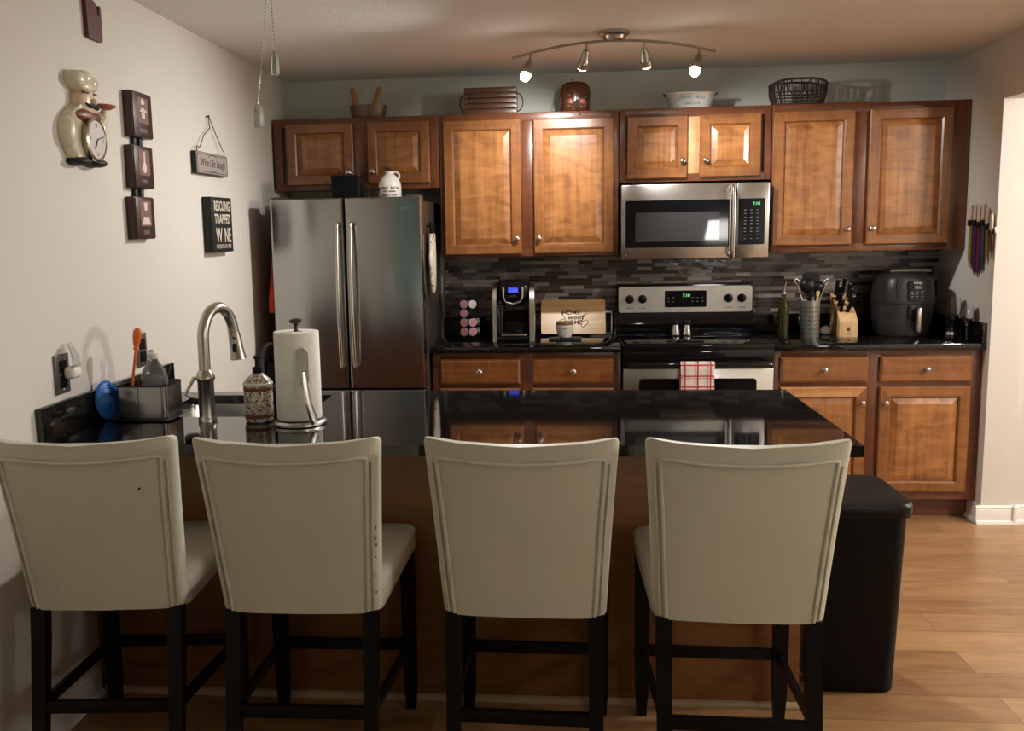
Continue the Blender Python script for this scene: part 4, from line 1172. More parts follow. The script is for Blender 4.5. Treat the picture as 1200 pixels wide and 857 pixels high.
# ================================================================== ON TOP OF THE FRIDGE
r = thing('black_basket', 'black fabric bin in a wire stand on top of the fridge', 'basket', (0.485, -0.64, 1.673))
m = MB(r); m.loft([[(x, y, z) for x, y in rrect(0.413-e, 0.555+e, -0.70-e, -0.58+e, 0.012)] for e, z in ((0, 1.676), (0.004, 1.80), (0.001, 1.804), (-0.004, 1.80))]); m.build('bin', M['black_matte'], r)
m = MB(r)
for y in (-0.705, -0.575):
    m.tube(arc((0.400, y, 1.728), 0.030, 90, 270, 8, ry=0.05), 0.0025, 6); m.tube(arc((0.570, y, 1.728), 0.030, -90, 90, 8, ry=0.05), 0.0025, 6)
    m.tube([(0.400, y, 1.6778), (0.570, y, 1.6778)], 0.0025, 6)
m.tube([(x, y, 1.806) for x, y in rrect(0.405, 0.563, -0.708, -0.572, 0.015)], 0.003, 6, closed=True)
m.build('wire_frame', M['dark_metal'], r)
r = thing('syrup_jug', 'cream maple syrup jug with dark cap standing on the fridge', 'jug', (0.703, -0.72, 1.692))
jx, jy, jz = 0.708, -0.678, 1.6728
m = MB(r); m.lathe([(0.050, 0.0), (0.056, 0.004), (0.058, 0.010), (0.0585, 0.07), (0.056, 0.09), (0.044, 0.115), (0.028, 0.130), (0.021, 0.136), (0.020, 0.143), (0.022, 0.146), (0.022, 0.150), (0.017, 0.151)], (jx, jy, jz), 'z', 30); jb = m.build('bottle', M['ceramic'], r)
m = MB(r); m.tube([(jx+0.018, jy, jz+0.143)] + arc((jx+0.030, jy, jz+0.125), 0.020, 90, -40, 8), 0.0055, 8); m.build('handle', M['ceramic'], jb)
m = MB(r); m.lathe([(0.016, 0.1515), (0.017, 0.154), (0.017, 0.166), (0.014, 0.168)], (jx, jy, jz), 'z', 18); m.build('cap', M['pot_brown'], r)
def jug_text(s_, size, z, spread):
    n = len(s_)
    for i, ch in enumerate(s_):
        if ch == ' ': continue
        t = (i-(n-1)/2)/(n/2)*spread + 0.12
        text('letter', ch, size, M['ink'], jb, (jx+0.0588*math.sin(t), jy-0.0588*math.cos(t)-0.0006, z), depth=0.0012)
jug_text('MAPLE SUGAR', 0.019, jz+0.058, 1.0)
jug_text('PURE VERMONT', 0.008, jz+0.046, 0.6)
jug_text('GRADE A SYRUP', 0.009, jz+0.026, 0.7)
m = MB(r); m.ball((jx-0.052, jy-0.028, jz+0.060), (0.006, 0.005, 0.010), 8); m.build('leaf_emblem', M['ink'], jb)

# ================================================================== ON TOP OF THE CABINETS (z = 2.134)
ZC = 2.1345
r = thing('trug_basket', 'low brown oval basket with two wooden handle slats above the fridge cabinet', 'basket', (0.527, -0.26, ZC))
m = MB(r)
R = [[(0.527+0.103*k*math.cos(2*PI*i/28), -0.25+0.07*k*math.sin(2*PI*i/28), z) for i in range(28)] for k, z in ((0.86, ZC), (0.93, ZC+0.02), (1.0, ZC+0.064), (1.02, ZC+0.070), (0.97, ZC+0.070), (0.86, ZC+0.02))]
m.loft(R); m.build('bowl', M['bark'], r)
for a, c in (((0.478, -0.30, ZC+0.02), (0.445, -0.27, ZC+0.165)), ((0.555, -0.30, ZC+0.02), (0.600, -0.27, ZC+0.165))):
    m = MB(r); a, c = Vector(a), Vector(c); m.tube([a, a.lerp(c, 0.5), a.lerp(c, 0.93), c], [0.015, 0.016, 0.017, 0.011], 10, flat=(1.0, 0.4)); m.build('handle', M['handle_wood'], r)

r = thing('slatted_crate', 'brown slatted wooden crate with wire handles on the tall cabinet', 'crate', (1.20, -0.24, ZC))
cx0, cx1, cy0_, cy1_ = 1.062, 1.342, -0.315, -0.14
for k in range(5):
    z = ZC+0.001+k*0.0283
    m = MB(r); m.box(cx0, cx1, cy0_-0.006, cy0_, z, z+0.024, 0.001); m.build('slat', M['crate_wood'], r)
    m = MB(r); m.box(cx0, cx1, cy1_, cy1_+0.006, z, z+0.024, 0.001); m.build('slat', M['crate_wood'], r)
for x in (cx0, cx1-0.012):
    m = MB(r); m.box(x, x+0.012, cy0_+0.0004, cy1_-0.0004, ZC, ZC+0.138, 0.001); m.build('end_board', M['crate_wood'], r)
m = MB(r); m.box(cx0+0.012, cx1-0.012, cy0_+0.0004, cy1_-0.0004, ZC, ZC+0.008); m.build('bottom_board', M['crate_wood'], r)
for x, sg in ((cx0, -1), (cx1, 1)):
    m = MB(r); m.tube([(x+sg*0.03*math.sin(t)*1.05, (cy0_+cy1_)/2, ZC+0.068-0.048*math.cos(t)) for t in [PI*i/12 for i in range(13)]], 0.0032, 8); m.build('handle', M['dark_metal'], r)

r = thing('apple_birdhouse', 'brown apple-shaped birdhouse with painted fruit on the cabinet top', 'birdhouse', (1.655, -0.26, ZC))
ax, ay = 1.655, -0.258
m = MB(r)
m.lathe([(0.070, 0.0), (0.078, 0.008), (0.080, 0.06), (0.084, 0.105), (0.076, 0.135), (0.055, 0.155), (0.030, 0.160), (0.010, 0.152), (0.003, 0.148)], (ax, ay, ZC), 'z', 32, sy=0.75)
ab = m.build('body', M['apple_wood'], r, 60)
m = MB(r); m.tube([(ax-0.01, ay, ZC+0.148), (ax-0.012, ay, ZC+0.165), (ax-0.014, ay, ZC+0.176)], [0.004, 0.0035, 0.0045], 8); m.build('stem', M['ink'], r)
m = MB(r); yf_ = ay-0.0605
m.lathe([(0.0125, 0), (0.0125, 0.003), (0.009, 0.003)], (ax+0.006, yf_+0.002, ZC+0.048), '-y', 16); m.build('entrance_hole', M['ink'], ab)
for x, z, q in ((-0.024, 0.055, 0.017), (0.036, 0.053, 0.016)):
    m = MB(r); m.ball((ax+x, yf_+0.004, ZC+z), (q, 0.004, q), 12); m.build('painted_apple', M['fruit_pink'], ab)
m = MB(r)
for x, z in ((-0.012, 0.092), (0.004, 0.095), (0.014, 0.088), (-0.004, 0.070), (0.012, 0.068)): m.ball((ax+x, yf_+0.0035, ZC+z), (0.008, 0.004, 0.010), 10)
m.build('painted_flowers', M['picture_white'], ab)
m = MB(r)
for x, z in ((-0.035, 0.03), (-0.01, 0.018), (0.03, 0.026), (0.05, 0.075), (-0.03, 0.085)): m.ball((ax+x, yf_+0.006, ZC+z), (0.011, 0.004, 0.006), 10)
m.build('painted_leaves', M['leaf_green'], ab)
m = MB(r); m.tube([(ax-0.070, ay-0.02, ZC+0.125), (ax-0.086, ay-0.03, ZC+0.07), (ax-0.089, ay-0.03, ZC+0.02), (ax-0.090, ay-0.03, ZC+0.004)], 0.0022, 6); m.tube([(ax+0.006, yf_-0.002, ZC+0.012), (ax+0.008, yf_-0.02, ZC+0.004), (ax+0.018, -0.338, ZC-0.004), (ax+0.026, -0.340, ZC-0.022)], 0.0026, 6); m.build('cord', M['ink'], r)

r = thing('tin_tub', 'galvanized oval tin tub with faded teal lettering above the microwave cabinet', 'tub', (2.262, -0.26, ZC))
tx_, ty_ = 2.262, -0.262
m = MB(r)
R = [[(tx_+ax_*math.cos(2*PI*i/36), ty_+ay_*math.sin(2*PI*i/36), z) for i in range(36)] for ax_, ay_, z in ((0.104, 0.060, ZC), (0.108, 0.063, ZC+0.003), (0.130, 0.072, ZC+0.074), (0.133, 0.075, ZC+0.077), (0.133, 0.075, ZC+0.081), (0.127, 0.070, ZC+0.080), (0.104, 0.060, ZC+0.005))]
m.loft(R); tb = m.build('body', M['galvanized'], r)
def curved_text(s, size, zc, spread, mat_, parent, wx, wy, arch=0.0):
    n = len(s)
    for i, ch in enumerate(s):
        if ch == ' ': continue
        t = (i-(n-1)/2)/(n/2)*spread
        x = tx_+wx*math.sin(t); y = ty_-wy*math.cos(t)
        text('letter', ch, size, mat_, parent, (x, y-0.0014, zc+arch*math.cos(t*2.2)), depth=0.0006)
curved_text('SIMPLE HEART', 0.024, ZC+0.037, 0.62, M['sign_blue'], tb, 0.122, 0.068, 0.012)
curved_text('GARDEN', 0.021, ZC+0.016, 0.36, M['sign_blue'], tb, 0.114, 0.0655)
for sg in (-1, 1):
    m = MB(r); m.tube([(tx_+sg*0.130, ty_-0.022, ZC+0.070), (tx_+sg*0.139, ty_-0.022, ZC+0.076), (tx_+sg*0.139, ty_+0.022, ZC+0.076), (tx_+sg*0.130, ty_+0.022, ZC+0.070)], 0.0035, 8); m.build('handle', M['dark_metal'], r)

r = thing('wicker_basket', 'dark openwork wicker basket on top of the right wall cabinet', 'basket', (2.82, -0.25, ZC))
wx, wy = 2.822, -0.245
def bring(k, z, n=40, top_=0.0):
    return [(wx+0.143*k*math.copysign(abs(math.cos(2*PI*i/n))**0.55, math.cos(2*PI*i/n)), wy+0.078*k*math.copysign(abs(math.sin(2*PI*i/n))**0.55, math.sin(2*PI*i/n)),
             z+top_*(1-(math.cos(2*PI*i/n))**2)) for i in range(n)]
m = MB(r); m.loft([bring(0.86, ZC+0.001), bring(0.88, ZC+0.006)]); m.build('base', M['wicker'], r)
m = MB(r); m.tube(bring(1.0, ZC+0.108, top_=0.024), 0.0062, 8, closed=True); m.tube(bring(0.88, ZC+0.006), 0.005, 8, closed=True); m.build('rim', M['wicker'], r)
m = MB(r)
for k in range(1, 5):
    t = k/5; m.tube(bring(0.89+0.09*t, ZC+0.006+0.075*t), 0.0030, 6, closed=True)
lo, mid, hi = bring(0.88, ZC+0.006, 44), bring(1.0, ZC+0.062, 44), bring(1.0, ZC+0.108, 44, 0.024)
for i in range(44):
    m.tube([lo[i], mid[i], hi[i]], 0.0026, 6)
    if i % 2: m.tube([mid[i], hi[(i+1) % 44]], 0.0035, 6)
m.build('weave', M['wicker'], r)

# ================================================================== LEFT COUNTER ITEMS
# pod carousel
px_, py_ = 1.060, -0.275
r = thing('pod_carousel', 'black wire coffee pod carousel beside the coffee maker', 'pod holder', (px_, py_, ZT))
m = MB(r); m.lathe([(0.058, 0.0006), (0.062, 0.004), (0.062, 0.010), (0.012, 0.014), (0.006, 0.018), (0.006, 0.235), (0.009, 0.238), (0.009, 0.246), (0.003, 0.250)], (px_, py_, ZT), 'z', 24); m.build('stand', M['black_plastic'], r)
m = MB(r)
pods = []
for cix, ang in enumerate((-116, -60, 10, 95, 180)):
    a = math.radians(ang); ca, sa = math.cos(a), math.sin(a)
    for rw in range(4):
        z = ZT+0.046+rw*0.051
        c = Vector((px_+0.050*ca, py_+0.050*sa, z)); tdir = Vector((-sa, ca, 0))
        ring = [c + tdir*0.0215*math.cos(t) + Vector((0, 0, 0.0215*math.sin(t))) for t in [2*PI*i/18 for i in range(18)]]
        m.tube(ring, 0.0017, 6, closed=True)
        pods.append((c, ca, sa, cix, rw))
    for sg in (-1, 1):
        b_ = Vector((px_+0.050*ca-sa*0.0225*sg, py_+0.050*sa+ca*0.0225*sg, 0))
        m.tube([b_+Vector((0, 0, ZT+0.012)), b_+Vector((0, 0, ZT+0.215)), Vector((px_, py_, ZT+0.240))], 0.0019, 6)
m.build('wire_rack', M['black_plastic'], r)
row_w = ('lowest', 'second lowest', 'second highest', 'topmost')
def make_pod(c, ca, sa, pink, label):
    p = thing('coffee_pod', label, 'coffee pod', c, math.atan2(sa, ca), 'coffee pods in the carousel')
    m = MB(); m.lathe([(0.0155, -0.036), (0.0165, -0.034), (0.0195, 0.001), (0.0232, 0.0025), (0.0232, 0.0045)], (0, 0, 0), 'x', 20); m.build('cup', M['pod_white'], p)
    m = MB(); m.lathe([(0.0215, 0.0046), (0.0215, 0.0052), (0.010, 0.0054)], (0, 0, 0), 'x', 20); m.build('lid', M['pod_pink'] if pink else M['pod_white'], p)
for c, ca, sa, cix, rw in pods:
    if cix == 0: make_pod(c, ca, sa, True, f'pink-lidded coffee pod, {row_w[rw]} in the left column of the carousel')
    if cix == 1 and rw in (0, 1): make_pod(c, ca, sa, True, f'pink-lidded coffee pod, {row_w[rw]} in the right column of the carousel')
    if cix == 1 and rw == 3: make_pod(c, ca, sa, False, 'white-lidded coffee pod at the top right of the carousel')
    if cix == 2 and rw in (0, 1): make_pod(c, ca, sa, True, f'coffee pod showing its white side, {row_w[rw]} at the carousel right flank')

# coffee maker
r = thing('coffee_maker', 'black single-serve coffee maker with blue screen and silver sides', 'coffee maker', (1.315, -0.29, ZT))
kx0, kx1, kyf, kyb = 1.203, 1.428, -0.425, -0.12
def side_panel(x0, x1):
    m = MB(r)
    poly = [(kyf+0.005, ZT+0.001), (kyb, ZT+0.001), (kyb, ZT+0.275), (kyb-0.05, ZT+0.312), (kyf+0.09, ZT+0.308), (kyf+0.04, ZT+0.27), (kyf+0.012, ZT+0.20)]
    m.prism(poly, x0, x1, 'yz'); return m
m = side_panel(kx0, kx0+0.020); m.build('side_panel', M['steel'], r)
m = side_panel(kx1-0.026, kx1); m.build('side_panel', M['steel'], r)
m = MB(r); m.box(kx0+0.021, kx1-0.027, -0.30, kyb+0.004, ZT+0.001, ZT+0.318, 0.008); m.box(kx0+0.021, kx1-0.027, kyf+0.012, -0.31, ZT+0.001, ZT+0.030, 0.006); m.build('body', M['black_gloss'], r)
m = MB(r)
hx0, hx1 = kx0+0.030, kx1-0.034
m.loft([[(x, y, z) for x, y in rrect(hx0-e, hx1+e, kyf+0.03-e, -0.27, 0.03)] for e, z in ((-0.02, ZT+0.205), (0.0, ZT+0.225), (0.004, ZT+0.29), (-0.004, ZT+0.322), (-0.03, ZT+0.332))])
hd = m.build('brew_head', M['black_gloss'], r, 50)
m = MB(r); kxc = (hx0+hx1)/2
m.tube([(kxc-0.052, kyf+0.022, ZT+0.295), (kxc-0.052, kyf+0.018, ZT+0.245), (kxc-0.040, kyf+0.016, ZT+0.215), (kxc, kyf+0.014, ZT+0.205), (kxc+0.040, kyf+0.016, ZT+0.215), (kxc+0.052, kyf+0.018, ZT+0.245), (kxc+0.052, kyf+0.022, ZT+0.295)], 0.0055, 8)
m.build('trim_ring', M['chrome'], hd)
m = MB(r); m.prism(rrect(kxc-0.026, kxc+0.028, ZT+0.266, ZT+0.292, 0.003), kyf+0.019, kyf+0.027); m.build('screen', M['blue_led'], hd)
text('lettering', '7:18', 0.010, M['letter_white'], hd, (kxc+0.008, kyf+0.0182, ZT+0.274), depth=0.0003)
text('lettering', 'KEURIG', 0.010, M['chrome'], hd, (kxc+0.002, kyf+0.020, ZT+0.245), depth=0.0008)
m = MB(r); m.box(kx0+0.024, kx0+0.055, kyf+0.06, -0.302, ZT+0.032, ZT+0.20, 0.004); m.build('water_tank', mat('smoked_tank', (0.02, 0.02, 0.022), 0.06, spec=0.8), r)
m = MB(r); m.box(kx0+0.045, kx1-0.040, kyf+0.008, -0.315, ZT+0.0305, ZT+0.040, 0.003); m.build('drip_tray', M['chrome'], r)

# cutting board leaning on the upstand
r = thing('cutting_board', 'bamboo board engraved HOME Sweet HOME leaning on the backsplash', 'cutting board', (1.643, -0.13, ZT))
lean = Matrix.Rotation(math.radians(-28), 4, 'X')
T = Matrix.Translation((1.643, -0.132, ZT+0.0085)) @ lean
m = MB(r); m.prism(rrect(-0.183, 0.183, 0.0, 0.212, 0.012), -0.0, 0.016, 'xz'); m.xform(T); bo = m.build('board', M['bamboo'], r)
def on_board(x, z): return T @ Vector((x, -0.0004, z))
tl = lean.to_3x3()
text('lettering', 'HOME', 0.036, M['engrave'], bo, on_board(-0.012, 0.118), tilt=tl, depth=0.0006, bold=0.0006)
text('lettering', 'HOME', 0.036, M['engrave'], bo, on_board(0.0, 0.058), tilt=tl, depth=0.0006, bold=0.0006)
text('lettering', 'weet', 0.042, M['engrave'], bo, on_board(0.012, 0.088), tilt=tl, depth=0.0006, bold=0.0006, shear=0.3, sx=1.1)
m = MB(r)
sw = [(-0.018, 0.135), (-0.022, 0.148), (-0.038, 0.150), (-0.060, 0.142), (-0.066, 0.124), (-0.050, 0.104), (-0.044, 0.085), (-0.058, 0.072), (-0.078, 0.074), (-0.078, 0.084), (-0.05, 0.092)]
m.tube([on_board(x, z) for x, z in sw], 0.0019, 5)
sw = [(0.084, 0.148), (0.072, 0.130), (0.058, 0.104), (0.046, 0.070), (0.044, 0.046), (0.056, 0.040), (0.078, 0.058), (0.086, 0.078), (0.074, 0.084), (0.05, 0.074)]
m.tube([on_board(x, z) for x, z in sw], 0.0019, 5)
m.tube([on_board(x, z) for x, z in ((0.03, 0.108), (0.06, 0.116), (0.088, 0.124))], 0.0016, 5)
m.build('engraved_swash', M['engrave'], bo)

r = thing('framed_sign', 'small black panel with white edge standing behind the bamboo board', 'sign', (1.80, -0.05, ZT))
m = MB(r); m.box(1.735, 1.866, -0.050, -0.036, ZT+0.0006, ZT+0.128, 0.001); fb = m.build('frame', M['white_plastic'], r)
m = MB(r); m.box(1.739, 1.860, -0.052, -0.0502, ZT+0.004, ZT+0.120); m.build('panel', M['black_gloss'], fb)

r = thing('dark_trivet', 'dark blue-black folded mat under the white cup', 'mat', (1.600, -0.34, ZT))
m = MB(r); m.box(1.505, 1.682, -0.405, -0.315, ZT+0.0006, ZT+0.014, 0.003); m.build('pad', mat('navy_mat', (0.012, 0.022, 0.032), 0.4), r)
r = thing('lidded_cup', 'white ceramic cup with wooden lid in front of the bamboo board', 'cup', (1.592, -0.355, ZT+0.015))
o_ = (1.592, -0.358, ZT+0.0145)
m = MB(r); m.lathe([(0.028, 0), (0.034, 0.003), (0.040, 0.02), (0.0465, 0.045), (0.0475, 0.070), (0.046, 0.071)], o_, 'z', 28); cb = m.build('cup', M['ceramic'], r)
m = MB(r); m.lathe([(0.0475, 0.0715), (0.049, 0.074), (0.049, 0.084), (0.046, 0.086), (0.02, 0.087)], o_, 'z', 28); m.build('lid', M['lid_wood'], r)
text('lettering', 'SUGAR', 0.009, M['ink'], cb, (o_[0], o_[1]-0.0478, o_[2]+0.050), depth=0.001)

# salt and pepper on the cooktop
for x, lb in ((2.196, 'left one of the two steel shakers at the back of the cooktop'), (2.258, 'right one of the two steel shakers at the back of the cooktop')):
    r = thing('shaker', lb, 'shaker', (x, -0.29, 0.9242), group='steel shakers on the cooktop')
    o_ = (x, -0.29, 0.9245)
    m = MB(r); m.lathe([(0.022, 0), (0.024, 0.003), (0.024, 0.010), (0.017, 0.05), (0.016, 0.060)], o_, 'z', 22); m.build('body', M['steel'], r)
    m = MB(r); m.lathe([(0.0165, 0.0605), (0.0185, 0.063), (0.0185, 0.076), (0.014, 0.082), (0.004, 0.084)], o_, 'z', 22); m.build('cap', M['black_plastic'], r)

# ================================================================== RIGHT COUNTER ITEMS
r = thing('oil_bottle', 'slender olive green glass oil bottle with steel pourer', 'bottle', (2.738, -0.44, ZT))
o_ = (2.738, -0.42, ZT+0.0006)
r.location = o_
m = MB(r); m.lathe([(0.024, 0), (0.028, 0.003), (0.0285, 0.15), (0.027, 0.178), (0.018, 0.200), (0.012, 0.212), (0.011, 0.232), (0.013, 0.234), (0.013, 0.240)], o_, 'z', 24); m.build('bottle', M['olive_glass'], r)
m = MB(r); m.lathe([(0.0235, 0.004), (0.0235, 0.150), (0.012, 0.180), (0.006, 0.2)], o_, 'z', 20); m.build('oil', mat('dark_oil', (0.012, 0.011, 0.003), 0.2), r)
m = MB(r); m.lathe([(0.012, 0.2405), (0.011, 0.252), (0.005, 0.256)], o_, 'z', 14); m.tube([(o_[0], o_[1], o_[2]+0.255), (o_[0]+0.002, o_[1]-0.002, o_[2]+0.285), (o_[0]+0.008, o_[1]-0.008, o_[2]+0.312)], [0.005, 0.004, 0.003], 8); m.build('pourer', M['chrome'], r)

ux, uy = 2.896, -0.335
r = thing('utensil_crock', 'perforated steel utensil holder full of kitchen tools', 'utensil holder', (ux, uy, ZT))
m = MB(r); m.lathe([(0.047, 0.0006), (0.049, 0.003), (0.049, 0.198), (0.050, 0.200), (0.047, 0.200), (0.0465, 0.006), (0.004, 0.005)], (ux, uy, ZT), 'z', 36); cr_ = m.build('cylinder', mat('crock_steel', (0.66, 0.65, 0.62), 0.36, metal=0.9, var=0.03), r)
m = MB(r)
for k in range(9):
    for j in range(7):
        a = math.radians(-160+17.5*k)
        c = Vector((ux+0.0493*math.cos(a), uy+0.0493*math.sin(a), ZT+0.026+0.023*j)); t = Vector((-math.sin(a), math.cos(a), 0)); n_ = Vector((math.cos(a), math.sin(a), 0))
        ring = [c + t*0.0030*math.cos(q) + Vector((0, 0, 0.0042*math.sin(q))) for q in [2*PI*i/8 for i in range(8)]]
        m.loft([ring, [p+n_*0.0004 for p in ring]])
m.build('perforations', M['ink'], cr_)
def utensil(name, label, base, tip, shaft, mt, head):
    b_, t_ = Vector(base), Vector(tip)
    u = thing(name, label, 'utensil', base, group='tools in the utensil holder')
    m = MB(u); m.tube([b_, b_.lerp(t_, 0.5), t_], shaft, 8); m.build('shaft', mt, u)
    m = MB(u); head(m, t_, (t_-b_).normalized()); m.build('head', mt, u, 50)
zb = ZT+0.012
def flat_head(w_, l_, th=0.003):
    def f(m, t, d):
        s = Vector((1, 0, 0)); s = (s - d*s.dot(d)).normalized(); n_ = d.cross(s)
        def P(a, c, e): return t + s*a + d*c + n_*e
        m.loft([[P(a, c, e) for a, c in ((-w_*0.4, -0.005), (w_*0.4, -0.005), (w_, l_*0.3), (w_*1.05, l_*0.85), (w_*0.7, l_), (-w_*0.7, l_), (-w_*1.05, l_*0.85), (-w_, l_*0.3))] for e in (-th, th)])
    return f
def bowl_head(q):
    def f(m, t, d): m.ball(t+d*q*0.7, (q, q*0.55, q*0.95), 16)
    return f
utensil('spatula', 'wide black nylon turner at the back of the utensil holder', (ux+0.002, uy+0.026, zb), (ux+0.010, uy+0.040, ZT+0.262), 0.005, M['black_plastic'], flat_head(0.044, 0.085))
utensil('ladle', 'round black ladle leaning left in the utensil holder', (ux-0.002, uy-0.014, zb), (ux-0.022, uy-0.034, ZT+0.250), 0.005, M['black_plastic'], bowl_head(0.042))
utensil('serving_spoon', 'black nylon spoon leaning right in the utensil holder', (ux-0.016, uy+0.002, zb), (ux+0.036, uy+0.010, ZT+0.242), 0.005, M['black_plastic'], bowl_head(0.036))
utensil('yellow_spatula', 'yellow spatula handle at the right front of the holder', (ux+0.012, uy-0.026, zb), (ux+0.029, uy-0.028, ZT+0.222), 0.005, M['yellow'], flat_head(0.008, 0.03, 0.002))
def hook_head(sg):
    def f(m, t, d): m.tube([t-d*0.002, t+d*0.02+Vector((sg*0.004, 0, 0)), t+d*0.032+Vector((-sg*0.004, 0, 0)), t+d*0.026+Vector((-sg*0.016, 0, 0)), t+d*0.012+Vector((-sg*0.018, 0, 0))], 0.0045, 8)
    return f
utensil('tongs', 'steel hooked utensil handle leaning out left of the holder', (ux+0.032, uy+0.014, zb), (ux-0.070, uy+0.018, ZT+0.285), 0.0035, M['steel'], hook_head(-1))
utensil('whisk', 'steel hooked utensil handle leaning out right of the holder', (ux-0.036, uy-0.004, zb), (ux+0.076, uy-0.012, ZT+0.285), 0.0035, M['steel'], hook_head(1))
# garlic keeper
m = MB((3.018, -0.16, ZT)); m.lathe([(0.014, 0.0006), (0.026, 0.004), (0.032, 0.018), (0.031, 0.030), (0.024, 0.040), (0.012, 0.045), (0.006, 0.048)], (3.02, -0.2, ZT), 'z', 18)
tag(m.build('garlic_bulb', M['ceramic']), 'white garlic bulb between the utensil holder and knife block', 'garlic')

# knife block
r = thing('knife_block', 'pale wooden knife block with sloped top', 'knife block', (3.11, -0.25, ZT))
bx0, bx1 = 3.052, 3.146
yF, yBk = -0.335, -0.17
z0 = ZT+0.0006
m = MB(r)
poly = [(yF, z0), (yBk, z0), (yBk+0.035, ZT+0.235), (yF+0.065, ZT+0.125), (yF+0.012, ZT+0.090)]
poly = [(yF, z0), (yBk, z0), (yBk+0.02, ZT+0.225), (yF+0.035, ZT+0.120), (yF, ZT+0.082)]
m.prism(poly, bx0, bx1, 'yz'); m.build('block', M['block_wood'], r)
m = MB(r); m.box((bx0+bx1)/2-0.013, (bx0+bx1)/2+0.013, yF-0.0004, yF+0.001, ZT+0.022, ZT+0.024); m.ball(((bx0+bx1)/2, yF, ZT+0.043), (0.008, 0.0006, 0.012), 8); m.build('burnt_emblem', M['engrave'], r)
# slope direction along the top
A = Vector((0, yF+0.035, ZT+0.120)); B = Vector((0, yBk+0.02, ZT+0.225)); sl = (B-A).normalized(); nn = Vector((0, -sl.z, sl.y))
def kn(label, x, t, ln, tilt_=0.0, low=False):
    p = (A.lerp(B, t) if not low else Vector((0, yF+0.018, ZT+0.101)))
    p = p + Vector((x, 0, 0))
    d = (nn*0.85 + Vector((tilt_, 0, 0.25))).normalized()
    k = thing('block_knife', label, 'knife', p, group='black-handled knives in the block')
    m = MB(k); m.tube([p+d*(0.0008 if not tilt_ else 0.005), p+d*0.012, p+d*ln*0.55, p+d*ln*0.97, p+d*ln], [0.0115, 0.0115, 0.0105, 0.0130, 0.008], 10, flat=(1.1, 0.8)); h_ = m.build('handle', M['black_plastic'], k)
    m = MB(k); e = p+d*ln*0.93
    for s in (-0.004, 0.004): m.ball((e.x+s, e.y-0.0100, e.z+0.006), (0.0034, 0.003, 0.0036), 8)
    m.build('rivets', M['chrome'], h_)
xc = (bx0+bx1)/2
kn('longest black knife handle at the upper left of the block', xc-0.024, 0.92, 0.095)
kn('longest black knife handle at the upper right of the block', xc+0.012, 0.95, 0.098)
kn('black knife handle second from the top at the left of the block', xc-0.024, 0.66, 0.088)
kn('black knife handle second from the top at the far right of the block', xc+0.036, 0.80, 0.082)
kn('black knife handle in the middle right of the block', xc+0.036, 0.58, 0.078)
kn('black knife handle in the middle left of the block', xc-0.026, 0.40, 0.076)
kn('black knife handle lowest at the left of the block', xc-0.026, 0.14, 0.070)
kn('black knife handle lowest at the right of the block slope', xc+0.036, 0.34, 0.072)
kn('slanted black shears handle at the front of the block', xc+0.004, 0.10, 0.100, 0.20)

# air fryer
r = thing('air_fryer', 'dark grey air fryer with touch panel and steel basket handle', 'air fryer', (3.405, -0.22, ZT))
fx, fy_ = 3.412, -0.215
def afr(k, z, ky=1.0):
    return [(fx+0.143*k*math.copysign(abs(math.cos(2*PI*i/40))**0.62, math.cos(2*PI*i/40)), fy_+0.150*k*ky*math.copysign(abs(math.sin(2*PI*i/40))**0.72, math.sin(2*PI*i/40)), z) for i in range(40)]
m = MB(r); m.loft([afr(0.86, ZT+0.001), afr(0.90, ZT+0.012), afr(0.97, ZT+0.06), afr(1.02, ZT+0.175)]); m.build('basket', M['air_grey'], r, 50)
m = MB(r); m.loft([afr(1.02, ZT+0.178), afr(1.03, ZT+0.20), afr(1.0, ZT+0.26), afr(0.95, ZT+0.30), afr(0.86, ZT+0.325), afr(0.70, ZT+0.335)]); bd = m.build('body', M['air_grey'], r, 50)
m = MB(r); hx_ = 3.434
m.box(hx_-0.013, hx_+0.013, -0.412, -0.362, ZT+0.030, ZT+0.160, 0.008); m.build('handle', M['chrome'], r)
m = MB(r); m.box(hx_-0.045, hx_-0.016, -0.378, -0.355, ZT+0.100, ZT+0.168, 0.004); m.build('handle_mount', M['black_plastic'], r)
m = MB(r); m.prism(rrect(3.385, 3.472, ZT+0.190, ZT+0.300, 0.012), -0.374, -0.345); pn = m.build('touch_panel', M['black_gloss'], bd)
text('lettering', 'NINJA', 0.017, M['letter_white'], pn, (3.432, -0.3755, ZT+0.281), depth=0.0006)
m = MB(r)
m.box(3.415, 3.448, -0.3755, -0.3738, ZT+0.256, ZT+0.272)
for rw in range(4):
    for cl in range(3): m.box(3.398+cl*0.024, 3.412+cl*0.024, -0.3752, -0.3738, ZT+0.202+rw*0.0125, ZT+0.206+rw*0.0125)
m.build('key_legends', M['key_mark'], pn)
m = MB(r); m.tube([(fx-0.075, fy_-0.128, ZT+0.205), (fx-0.075, fy_-0.128, ZT+0.285), (fx-0.060, fy_-0.108, ZT+0.318)], 0.018, 12, flat=(0.4, 1.3)); m.build('air_vent', M['air_grey'], bd)
m = MB((3.435, -0.2, ZT+0.336)); m.box(3.335, 3.552, -0.235, -0.135, ZT+0.3362, ZT+0.354, 0.004)
tag(m.build('baking_tray', mat('grey_tray', (0.30, 0.29, 0.28), 0.35, metal=0.6)), 'flat grey metal tray lying on top of the air fryer', 'tray')

